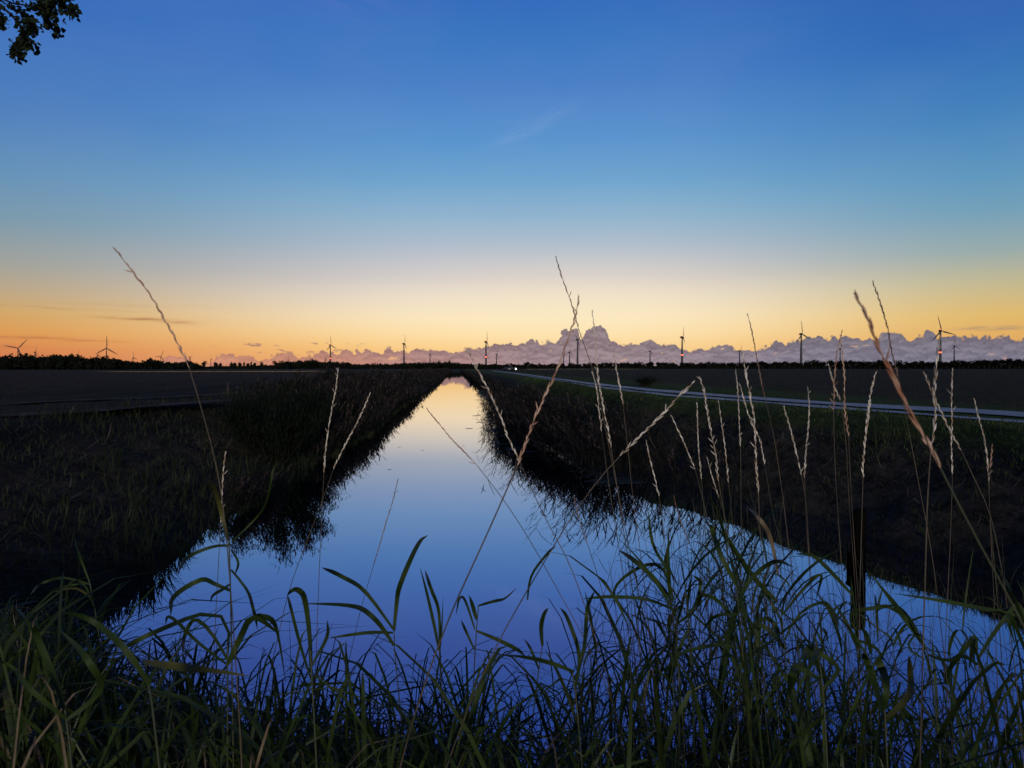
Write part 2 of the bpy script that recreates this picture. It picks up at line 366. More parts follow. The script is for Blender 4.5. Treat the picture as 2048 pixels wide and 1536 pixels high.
# reed beds
def reeds(n, xs, ys, H, lean_az, lean, wscale):
    """returns (leaf acc, plume acc)"""
    A = Acc(); B = Acc(); K = 5; base = base_pts(xs, ys); base[:, 2] = np.maximum(base[:, 2], WZ-.1)
    az = lean_az+rng.normal(0, .7, n); ln = np.abs(rng.normal(lean, .12, n))
    C = blades(A, base, H, az, ln*.4, ln, .0022*wscale, K)
    # leaves: 6 per stalk
    for j in range(6):
        f = .25+.11*j+rng.uniform(-.05, .05, n); i0 = np.clip((f*(K-1)).astype(int), 0, K-2); fr = (f*(K-1)-i0)[:, None]
        pos = C[np.arange(n), i0]*(1-fr)+C[np.arange(n), i0+1]*fr
        la = az+rng.normal(0, .9, n)+(j % 2)*2.2*(rng.random(n) > .4)
        blades(A, pos, rng.uniform(.22, .48, n)*np.clip(H, .7, 1.6), la, rng.uniform(.35, .8, n), rng.uniform(.2, 1.4, n), rng.uniform(.006, .013, n)*wscale, 4)
    tip = C[:, -1]; td = nrm(C[:, -1]-C[:, -2])
    has = rng.random(n) < .62
    tip = tip[has]; az2 = az[has]; m = len(tip); w2 = (wscale*np.ones(n))[has]; H2 = H[has]
    for j in range(9):                           # drooping one-sided plume of thin branchlets
        p = tip-td[has]*(.028*j)*np.clip(H2, .7, 1.5)[:, None]
        blades(B, p, rng.uniform(.09, .18, m)*(1-.03*j), az2+rng.normal(0, .35, m), rng.uniform(.3, .9, m), rng.uniform(.5, 1.3, m), rng.uniform(.005, .009, m)*w2, 4)
    return A, B
def reed_object(name, parts, label, cat='reeds'):
    A = Acc(); B = Acc()
    for a_, b_ in parts:
        for s_, d_ in ((a_, A), (b_, B)):
            base_n = d_.n
            d_.v += s_.v; d_.q += [q+base_n for q in s_.q]; d_.n += s_.n
    root = link(name, A.mesh(name, M['reed'])); tag(root, label, cat, kind='stuff')
    link('plumes', B.mesh('plumes', M['plume']), root)
def left_reeds(n, y0, y1, ws, p=1.5, d0=0.0, d1=3.6, h0=1.0, h1=1.55):
    y = y0+(y1-y0)*rng.random(n)**p; d = d0+(d1-d0)*rng.random(n); x = xl(y)+.15-d
    grow = sstep(15, 24, y)
    H = rng.uniform(h0, h1, n)*(.62+.38*grow)*(.88+.26*vnoise(x*.8, y*.3, 9))
    keep = rng.random(n) < sstep(17, 22, y+rng.normal(0, 1.2, n)+d*.9)
    keep |= (d < .5) & (y > 14)
    keep &= (y > 18.5) | (d < .8)
    keep &= (x/y > -.262+.02*rng.normal(0, 1, n)) | (d < .8)
    H *= np.where(d < .7, .8, 1.0)
    keep &= (((x+4.5)/1.5)**2+((y-19.0)/2.4)**2 > 1)
    x, y, H, d = x[keep], y[keep], H[keep], d[keep]
    return reeds(len(x), x, y, H, np.where(d < .8, .0, rng.uniform(-1, 1, len(x))), np.where(d < .8, .34, .18), ws*(1+y/45))
reed_object('reed_bed', [left_reeds(3400, 14, 60, 1.1, 1.5), left_reeds(1500, 14.5, 70, 1.5, 1.3, .1, 1.6, .7, 1.0), left_reeds(1500, 45, 180, 1.4), left_reeds(1300, 150, 620, 2.2, 1.3)],
            'tall dark reeds with russet plumes lining the left side of the canal')
def right_reeds(n, y0, y1, ws, p=1.4):
    y = y0+(y1-y0)*rng.random(n)**p; d = rng.random(n)**1.3*1.5; x = xr(y)-.75+d
    H = rng.uniform(.85, 1.45, n)*(.80+.25*sstep(13, 19, y)-.1*sstep(35, 80, y))
    keep = rng.random(n) < .10+.90*sstep(18, 22, y)
    x, y, H = x[keep], y[keep], H[keep]
    return reeds(len(x), x, y, H, np.full(len(x), math.pi*1.03), .42, ws*(1+y/60))
reed_object('reed_bed', [right_reeds(1500, 14, 45, 1.1), right_reeds(900, 40, 180, 1.4), right_reeds(800, 150, 620, 2.2)],
            'leaning reeds with drooping plumes along the right side of the canal')
# reeds standing out in the water off the right bank (their mirror image fills the middle right)
def patch(n, cx, cy, sx, sy, h0, h1):
    x = cx+rng.normal(0, sx, n); y = cy+rng.normal(0, sy, n)
    return reeds(n, x, y, rng.uniform(h0, h1, n), np.full(n, math.pi*.97), .62, np.ones(n)*1.2)
reed_object('reed_clump', [patch(34, 3.6, 18.2, .6, 1.0, 1.45, 1.85), patch(16, 5.0, 15.5, .5, .8, .9, 1.3), patch(95, 3.9, 19.3, .55, 1.2, 1.1, 1.6), patch(420, 3.5, 22.5, .45, 2.2, .7, 1.15), patch(90, 3.0, 25.5, .35, 2.4, 1.0, 1.6), patch(700, 2.7, 32, .45, 4.5, .8, 1.35), patch(160, 2.4, 36, .3, 6, 1.0, 1.6), patch(120, 2.9, 50, .35, 7, 1.0, 1.6)],
            'clump of reeds leaning out over the water from the right bank')
def bush(px, D, X_, w_, top, label, seed, n=9000):
    r_ = np.random.default_rng(seed); z0 = float(height(X_, D)); h = top-z0; b_ = np.array([X_, D, z0]); root = thing('bush', b_, label, 'bush')
    st = Acc(); fo = Acc(); per = n//26
    for j in range(26):
        a_ = r_.uniform(0, 6.28); rr = w_*.5*math.sqrt(r_.random()); e = b_+np.array([rr*math.cos(a_), rr*math.sin(a_)*1.2, h*(.97-.42*(rr/(w_*.5))**2)*r_.uniform(.85, 1.0)])
        ln = smooth_line([b_+[.1*math.cos(a_), .1*math.sin(a_), -.1], (b_+e)/2+[rr*.12*math.cos(a_), 0, .12], e], 8); tube(st, ln, np.linspace(.018, .004, 8), 5)
        t = r_.random(per)**.6; idx = np.clip((t*7).astype(int), 0, 6); p = ln[idx]+(ln[idx+1]-ln[idx])*(t*7-idx)[:, None]+r_.normal(0, .13, (per, 3))*np.array([1, 1, .8])
        blades(fo, p, r_.uniform(.09, .20, per), r_.uniform(0, 6.28, per), r_.uniform(.2, 1.6, per), r_.uniform(-.2, .8, per), r_.uniform(.007, .013, per), 4)
    part('stems', st, M['bark'], root, b_); part('foliage', fo, M['bushleaf'], root, b_)
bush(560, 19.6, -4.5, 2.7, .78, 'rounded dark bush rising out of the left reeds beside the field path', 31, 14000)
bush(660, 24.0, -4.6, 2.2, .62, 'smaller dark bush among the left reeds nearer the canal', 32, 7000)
tk = on_ground(1292, 772); bush(1292, tk[1], tk[0], 1.3, .42, 'low weedy tuft at the far edge of the farm track', 33, 1600)
# floating weed
acc = Acc(); n = 520
yy = 17+70*rng.random(n)**1.6; xx = xr(yy)-.9-np.abs(rng.normal(0, .55, n))
for x_, y_ in zip(xx, yy):
    k = 7; r = random.uniform(.03, .10)*(1+y_/40); th = np.arange(k)/k*6.28+random.random(); rr = r*rng.uniform(.5, 1.2, k)
    V = np.stack([x_+rr*np.cos(th)*1.6, y_+rr*np.sin(th), np.full(k, WZ+.006)], 1); V = np.vstack([V, [[x_, y_, WZ+.008]]])
    acc.add(V, None, [(i, (i+1) % k, k) for i in range(k)])
for _ in range(5):
    x_, y_ = random.uniform(-2.5, 4), random.uniform(8, 30); V = [(x_+.05*math.cos(t)*1.4, y_+.03*math.sin(t), WZ+.005) for t in np.arange(6)*1.047]
    acc.add(V, None, [(0, i, i+1) for i in range(1, 5)])
tag(link('floating_weed', acc.mesh('floating_weed', M['weed'])), kind='stuff', label='dark floating water weed near the right bank', cat='water weed')

# foreground grass, fitted to the envelope seen from the bank top
ENV = [(-200, 1150), (0, 1170), (120, 1130), (220, 1230), (330, 1200), (450, 1180), (560, 1230), (650, 1220), (760, 1250), (850, 1210), (950, 1230), (1050, 1290), (1150, 1230), (1230, 1140), (1320, 1080), (1450, 1060), (1560, 1110), (1650, 1170), (1760, 1200), (1850, 1230), (1950, 1190), (2100, 1150), (2300, 1150)]
FILL = [(-200, 1190), (0, 1210), (150, 1250), (240, 1350), (420, 1400), (620, 1430), (850, 1450), (1050, 1490), (1250, 1500), (1450, 1480), (1650, 1480), (1850, 1510), (2100, 1550), (2300, 1550)]
ex, ey = zip(*ENV); fx_, fy_ = zip(*FILL)
def fg_grass(n, mode, wlo, whi, dlo, dhi, K=7):
    """mode 0 = dense low sward, 1 = mid blades up to the envelope"""
    px = rng.uniform(-180, 2230, n)
    e = np.interp(px, ex, ey); f = np.interp(px, fx_, fy_)
    if mode == 0: py = f+np.abs(rng.normal(0, 90, n))-20
    else: py = e+(f-e)*rng.beta(1.4, 1.1, n)+rng.normal(0, 10, n)
    d = rng.uniform(dlo, dhi, n)
    T = np.array([P(a_, b_, c_) for a_, b_, c_ in zip(px, py, d)])
    az = rng.uniform(0, 2*math.pi, n)
    out = rng.uniform(.03, .42, n)*.5
    bx = T[:, 0]-np.cos(az)*out; by = np.clip(T[:, 1]-np.sin(az)*out, .35, 4.4)
    base = base_pts(bx, by)
    return px, py, T, base, az
def arch_blades(acc, base, T, w, K=8, droop=.25, twist=1.2):
    """blade from base to an apex near T then drooping over by a share of its length"""
    N = len(base); t = np.linspace(0, 1, K); D = T-base; L_ = np.linalg.norm(D, axis=1)
    hd = np.stack([D[:, 0], D[:, 1], np.zeros(N)], 1); a = np.arctan2(D[:, 1], D[:, 0]); hd = np.stack([np.cos(a), np.sin(a), np.zeros(N)], 1)
    dr = np.minimum(np.abs(rng.normal(0, droop, N)), droop*1.7)*np.minimum(L_, .8)
    C = base[:, None, :]+D[:, None, :]*np.sin(t*math.pi/2)[None, :, None]**np.array([1, 1, .85])
    C += hd[:, None, :]*(t[None, :]**2.2)[..., None]*dr[:, None, None]
    C[..., 2] -= (t[None, :]**4)*dr[:, None]*rng.uniform(0, 1.1, N)[:, None]
    sd = a+math.pi/2+rng.normal(0, .6, N); tt = sd[:, None]+twist*t[None, :]*rng.normal(0, 1, N)[:, None]
    side = np.stack([np.cos(tt), np.sin(tt), rng.normal(0, .25, N)[:, None]*np.ones_like(tt)], -1)
    W = w[:, None]*np.clip(np.sin(np.pi*(.10+.90*t)), 0, 1)[None, :]**.6; W[:, -1] = .0002
    ribbons(acc, C, W, nrm(side), .35)
def clear(base, T, lim):
    if len(T) == 0: return np.zeros(0, bool)
    ok = np.linalg.norm((T-base)[:, :2], axis=1) < .8*(T-base)[:, 2]+.12
    return ok & clear0(base, T, lim)
def clear0(base, T, lim):   # nothing closer to the lens than lim
    return (np.linalg.norm(T-CAM, axis=1) > lim) & (np.linalg.norm(base-CAM, axis=1) > lim) & (T[:, 2]-base[:, 2] > .04)
A = Acc()
px, py, T, base, az = fg_grass(5600, 0, 0, 0, 1.1, 3.4); k = clear(base, T, 1.0) & ((px < 900) | (rng.random(5600) < .68))
arch_blades(A, base[k], T[k], rng.uniform(.0016, .0062, k.sum())*(.6+.2*np.linalg.norm(T[k]-CAM, axis=1)), droop=.35)
px, py, T, base, az = fg_grass(1100, 1, 0, 0, 1.1, 3.2); k = clear(base, T, .8)
arch_blades(A, base[k], T[k], rng.uniform(.0018, .0050, k.sum()), droop=.38)
root = tag(link('grass', A.mesh('grass', M['blade'])), 'dense dark green grass covering the near bank at the bottom', 'grass', kind='stuff')
A = Acc()
px, py, T, base, az = fg_grass(700, 0, 0, 0, 1.0, 3.4); k = clear(base, T, .8)
arch_blades(A, base[k], T[k], rng.uniform(.001, .0035, k.sum()), droop=.5)
link('dry_blades', A.mesh('dry_blades', M['dryleaf']), root)
A = Acc()
px, py, T, base, az = fg_grass(480, 1, 0, 0, 1.1, 2.8); k = clear(base, T, 1.0) & ((px < 420) | (px > 500))
arch_blades(A, base[k], T[k], rng.uniform(.0025, .0062, k.sum()), droop=.6)
link('broad_blades', A.mesh('broad_blades', M['leaf']), root)
# upright thin stalks in the right half with small clasping leaves
A = Acc(); Bc = Acc()
n = 150; px = np.concatenate([rng.normal(1470, 130, 150), rng.uniform(1150, 2080, 90)]); n = len(px)
py = np.interp(px, ex, ey)+rng.normal(0, 45, n)-20; d = rng.uniform(1.3, 2.6, n)
for i in range(n):
    t_ = P(px[i], py[i], d[i]); b_ = t_.copy(); lx = rng.normal(.05, .11); b_[0] += lx; b_[1] += rng.normal(0, .08); b_[2] = height(b_[0], b_[1])-.01
    ln = smooth_line([b_, (b_+t_)/2+np.array([rng.normal(0, .03), 0, 0]), t_], 7)
    tube(A, ln, np.linspace(.0017, .0003, 7), 4)
    for j in range(random.randint(2, 4)):
        f = random.uniform(.3, .98); q = ln[int(f*6)]; L_ = random.uniform(.08, .24); a_ = random.choice((0, math.pi))+random.gauss(0, .7)
        C = blades(Bc, q[None], np.array([L_]), np.array([a_]), np.array([random.uniform(.1, .6)]), np.array([random.uniform(.3, 2.3)]), np.array([random.uniform(.0018, .0045)]), 8, .8, .3)
root = tag(link('grass_stems', A.mesh('grass_stems', M['stemdark'])), 'thicket of thin upright grass stems at the lower right', 'grass', kind='stuff')
link('stem_leaves', Bc.mesh('stem_leaves', M['leaf']), root)

# ------------------------------------------------------------------ traced grass stalks with seed heads
def to_root(pts):
    """carry the traced line down to the soil"""
    pts = list(pts); p = pts[-1]; d = nrm(pts[-1]-pts[-2])
    if d[2] > -.5: d = nrm(d*np.array([.6, 1, 1])+np.array([0, 0, -1.0]))
    d = nrm(d*np.array([.55, .55, 1]))
    g = 0
    while p[2] > height(p[0], p[1]) and g < 200:
        p = p+d*.02; g += 1
    if g > 0: pts.append(p-np.array([0, 0, .01]))
    return np.array(pts)
def spike(acc, p, d, side, L_, w):
    """one pointed spikelet: 5-ring lens shape"""
    u = nrm(np.cross(d, side)); ks = [(0, .25), (.18, .8), (.42, 1), (.72, .62), (1, .04)]; n = 5
    V = [p+d*L_*t+w*r*(math.cos(a)*side+.75*math.sin(a)*u) for t, r in ks for a in np.arange(n)*2*math.pi/n]
    q = [(i*n+j, i*n+(j+1) % n, (i+1)*n+(j+1) % n, (i+1)*n+j) for i in range(4) for j in range(n)]
    acc.add(V, q)
def seed_head(acc, line, dep, w, gap=.0085, spread=.22, taper=True):
    seg = np.linalg.norm(np.diff(line, axis=0), axis=1).sum(); n = max(5, int(seg/gap)); L = smooth_line(line, n+1)
    tube(acc, L, .0005, 4)
    toCam = nrm(CAM-L[len(L)//2])
    s0 = random.choice((0, 1)); tw = random.uniform(-.6, .6)
    for i in range(n):
        d = nrm(L[i]-L[i+1]); f = i/n                         # line runs from tip down; spikelets point to the tip
        side = nrm(np.cross(d, toCam)); side = nrm(side*math.cos(tw)+toCam*math.sin(tw)*.7)
        sg = 1 if (i+s0) % 2 else -1
        sp = spread*random.uniform(.5, 1.5)*(1.5 if f > .82 else 1)
        dd = nrm(d+side*sg*sp+toCam*random.uniform(-.12, .12))
        if random.random() < .05: continue
        if random.random() < .07: dd = nrm(d+side*sg*.75)
        l = random.uniform(.010, .0155)*(.75 if f < .12 else 1)*(.6 if random.random() < .12 else 1)
        spike(acc, L[i+1]+side*sg*.0004, dd, side, l, w*random.uniform(.75, 1.15)*(.7 if f < .1 else 1))

# (label, depth, head material, head width, head points, stem points)
ST = [
 ('longest leaning stalk on the left, russet head high against the sky', .95, 'seedred', .0015, [(228,495),(262,540),(300,590),(335,650),(360,695),(378,735)], [(395,790),(412,850),(430,920),(443,990),(455,1100),(465,1230)], .0009),
 ('tall dark stalk whose tip rises highest beside the cloud tower', 1.5, 'seeddark', .0013, [(1111,512),(1122,548),(1135,585),(1150,630),(1156,655)], [(1172,700),(1187,745),(1205,830),(1225,930),(1255,1080),(1290,1250)], .0009),
 ('slim upright stalk right of the cloud tower, tip just above it', 1.5, 'seed', .0015, [(1184,620),(1189,660),(1192,710),(1197,760),(1204,800),(1214,850),(1222,895)], [(1232,960),(1250,1080),(1275,1260)], .001),
 ('thick pale stalk leaning right across the canal, crossing another', 1.0, 'seedred', .0016, [(1158,592),(1150,635),(1135,680),(1112,745),(1088,795),(1062,855),(1048,895),(1035,930)], [(1000,1010),(955,1110),(905,1220),(870,1310)], .0013),
 ('stalk leaning left over the canal end, crossed near its foot', 1.4, 'seed', .0016, [(936,700),(955,740),(978,783),(1000,830),(1018,880),(1040,925)], [(1055,960),(1090,1035),(1135,1120),(1185,1260)], .001),
 ('small russet stalk lying over the orange water reflection', 1.5, 'seedred', .0012, [(853,817),(880,850),(905,880),(930,905),(955,932)], [(1000,990),(1050,1065),(1110,1170),(1180,1300)], .0009),
 ('broken white seed head hanging over the left reeds, nearly upright', 1.7, 'seed', .0013, [(676,735),(672,775),(664,815),(655,870),(650,910),(648,945)], [(644,1020),(640,1110),(634,1260)], .0009),
 ('pale stalk leaning right in front of the left reeds', 1.7, 'seed', .0013, [(741,785),(725,822),(705,862),(685,900),(667,938)], [(645,1000),(615,1080),(585,1160),(550,1300)], .0009),
 ('short white seed head low over the left water edge', 1.6, 'seed', .0015, [(451,903),(447,940),(444,990),(441,1045)], [(438,1110),(432,1220)], .0009),
 ('lone dark stalk standing over blue water left of centre', 1.9, 'seeddark', .0012, [(796,958),(786,1000),(772,1045),(758,1095),(748,1128)], [(728,1195),(705,1290)], .0009),
 ('short stalk just right of the cloud tower, head below the clouds', 1.6, 'seed', .0014, [(1226,695),(1232,735),(1240,775),(1246,808)], [(1254,880),(1263,970),(1285,1140)], .0009),
 ('pale stalk leaning far right, tip above the farm track', 1.15, 'seed', .0016, [(1389,763),(1358,792),(1325,828),(1290,862),(1262,890),(1240,912)], [(1205,950),(1150,1025),(1085,1130),(1010,1260)], .0011),
 ('slim stalk, first left of the row of seed heads on the right bank', 1.7, 'seed', .0013, [(1342,830),(1355,858),(1368,885),(1380,915),(1390,938)], [(1402,985),(1420,1060),(1455,1240)], .0009),
 ('short thin upright head between two taller ones at the right bank', 1.8, 'seed', .0012, [(1394,805),(1395,850),(1398,905),(1403,958)], [(1410,1050),(1425,1230)], .0009),
 ('full pale head leaning left, tip above the track strip', 1.5, 'seed', .0017, [(1399,752),(1408,785),(1414,820),(1421,859),(1430,905),(1437,962)], [(1450,1040),(1478,1240)], .001),
 ('slender pale head right of the full leaning one', 1.8, 'seed', .0013, [(1437,801),(1441,830),(1447,872),(1452,915),(1457,965)], [(1464,1040),(1478,1240)], .0009),
 ('lowest short head of the right bank row, tip under the grass verge', 1.9, 'seed', .0011, [(1414,914),(1422,945),(1431,975),(1438,995)], [(1449,1030),(1470,1150)], .0008),
 ('straight upright pale head with its tip just under the tree line', 1.7, 'seed', .0013, [(1471,738),(1475,775),(1477,815),(1479,855),(1481,892)], [(1482,1000),(1482,1240)], .0009),
 ('curving head that slants right behind the long double head', 1.8, 'seed', .0013, [(1480,768),(1490,808),(1503,845),(1519,878),(1529,928)], [(1545,1020),(1590,1190)], .0009),
 ('longest pale head of the right bank row, tip among the clouds', 1.4, 'seed', .0017, [(1485,702),(1494,760),(1502,800),(1509,850),(1511,900),(1514,950),(1517,990)], [(1520,1060),(1535,1230)], .001),
 ('tall dark thin stalk whose tip reaches the yellow sky right of centre', 1.6, 'seeddark', .0012, [(1495,627),(1503,660),(1509,690),(1517,735),(1523,765),(1529,795)], [(1545,860),(1562,970),(1580,1110),(1600,1250)], .0009),
 ('left arm of the low pair of heads that meet in a V', 1.7, 'seed', .0013, [(1567,811),(1577,845),(1587,882),(1595,915),(1603,950)], [(1610,990),(1618,1100),(1628,1240)], .0009),
 ('right arm of the low pair of heads that meet in a V', 1.7, 'seed', .0015, [(1616,776),(1618,815),(1616,860),(1611,910),(1609,955)], [(1611,1010),(1617,1110),(1625,1250)], .0009),
 ('brown head bending left with its tip high in the clouds', 1.6, 'seedred', .0013, [(1685,661),(1677,690),(1671,735),(1668,775),(1667,820)], [(1670,930),(1678,1060),(1690,1230)], .0009),
 ('long reddish head beside the brown bent one, reaching lower', 1.6, 'seedred', .0015, [(1681,668),(1685,712),(1689,760),(1690,825),(1697,872)], [(1701,960),(1708,1080),(1720,1250)], .0009),
 ('small side head left of the brown bent one', 1.75, 'seed', .0012, [(1657,728),(1663,752),(1671,778),(1680,800)], [(1688,850),(1698,1000),(1712,1200)], .0008),
 ('stout pale head bowed to the right above the wooden post', 1.4, 'seed', .0016, [(1752,743),(1742,782),(1737,825),(1731,870),(1727,915),(1726,955)], [(1722,1090),(1718,1260)], .001),
 ('big blurred head closest to the lens, slanting over the right bank', .55, 'seedred', .0016, [(1708,585),(1738,640),(1755,690),(1782,745),(1815,815),(1850,880),(1880,935)], [(1905,985),(1960,1090),(2020,1200),(2090,1340)], .0009),
 ('dark thin stalk behind the big blurred head, tip in yellow sky', 1.5, 'seeddark', .0013, [(1745,562),(1760,605),(1775,655),(1783,700),(1796,753)], [(1815,850),(1836,960),(1862,1100),(1885,1280)], .0009),
 ('thick upright head in front of the right-hand wind turbine', 1.0, 'seed', .0016, [(1880,671),(1873,730),(1869,780),(1870,832),(1862,895)], [(1856,979),(1851,1130),(1845,1330)], .0011),
 ('slanting head that crosses down to the right below the turbine', 1.3, 'seed', .0013, [(1847,743),(1864,785),(1880,820),(1900,862),(1922,900)], [(1945,950),(1975,1015),(2000,1120),(2020,1260)], .0009),
 ('straight upright narrow head right of the thick one', 1.6, 'seed', .0014, [(1905,736),(1903,790),(1904,840),(1903,895),(1905,948)], [(1902,1040),(1893,1240)], .0009),
 ('rightmost head of all, zigzag pale spikelets low over the bank', 1.6, 'seed', .0014, [(1948,796),(1957,835),(1966,868),(1974,915),(1977,962)], [(1981,1060),(1990,1240)], .0009),
 ('little reddish head tucked beside the rightmost one', 1.65, 'seedred', .0011, [(1984,888),(1983,910),(1980,935)], [(1978,980),(1986,1100),(1998,1240)], .0008),
 ('short head left of the row, tip just above the dark bank foot', 1.7, 'seed', .0012, [(1292,880),(1299,915),(1308,950),(1318,992)], [(1326,1050),(1345,1240)], .0009),
 ('small double spike under the upright stalk right of the cloud tower', 1.7, 'seed', .0012, [(1184,743),(1193,775),(1198,820),(1203,862)], [(1215,950),(1235,1080),(1262,1260)], .0008),
 ('tan head standing against blue water right of the canal middle', 1.6, 'seeddark', .0014, [(1148,991),(1156,1030),(1165,1060),(1175,1088)], [(1195,1150),(1225,1260)], .0009),
 ('dull head crossing the reed reflections below the right bank', 1.7, 'seeddark', .0012, [(1347,991),(1356,1025),(1368,1060),(1382,1092)], [(1400,1150),(1425,1270)], .0009),
]
for lab, dep, hm, w, hp, sp, sr in ST:
    H_ = [P(x, y, dep) for x, y in hp]
    full = to_root(H_+[P(x, y, dep+.0*i) for i, (x, y) in enumerate(sp)])
    line = smooth_line(full, 60); base = full[-1]
    root = thing('grass_stalk', base, lab, 'grass stalk', 'seed stalks of the near grass')
    acc = Acc(); cut = len(H_)-1
    tube(acc, smooth_line(full[cut:], 34), np.linspace(.75*sr, 1.15*sr, 34), 5)
    part('stem', acc, M['stem'] if .6 < dep < 1.8 else M['stemdark'], root, base)
    acc = Acc(); seed_head(acc, smooth_line(H_, 30), dep, w*.76*random.uniform(.9, 1.1), gap=.0066*random.uniform(.9, 1.15), spread=random.uniform(.05, .13)); part('seed_head', acc, M[hm], root, base)

# ------------------------------------------------------------------ traced leafy reed plants
def leaf_mesh(pts, dep, w, twist=.5):
    acc = Acc(); L_ = smooth_line([P(x, y, dep+.04*i*random.uniform(-1, 1)) for i, (x, y) in enumerate(pts)], 40)
    for _ in range(14): L_[1:-1] = (L_[:-2]+2*L_[1:-1]+L_[2:])/4
    L_ = smooth_line(L_, 16)
    t = np.linspace(0, 1, 16); W = w*np.clip(np.sin(np.pi*(.14+.86*t)), 0, 1)**.7; W[-1] = .0002
    tang = nrm(np.gradient(L_, axis=0)); toC = nrm(CAM-L_)
    flat = nrm(np.cross(tang, toC)); a0 = random.uniform(-.5, .5); ang = a0+twist*t*random.choice((-1, 1))
    side = flat*np.cos(ang)[:, None]+toC*np.sin(ang)[:, None]
    ribbons(acc, L_[None], W[None], side[None], .3); return acc
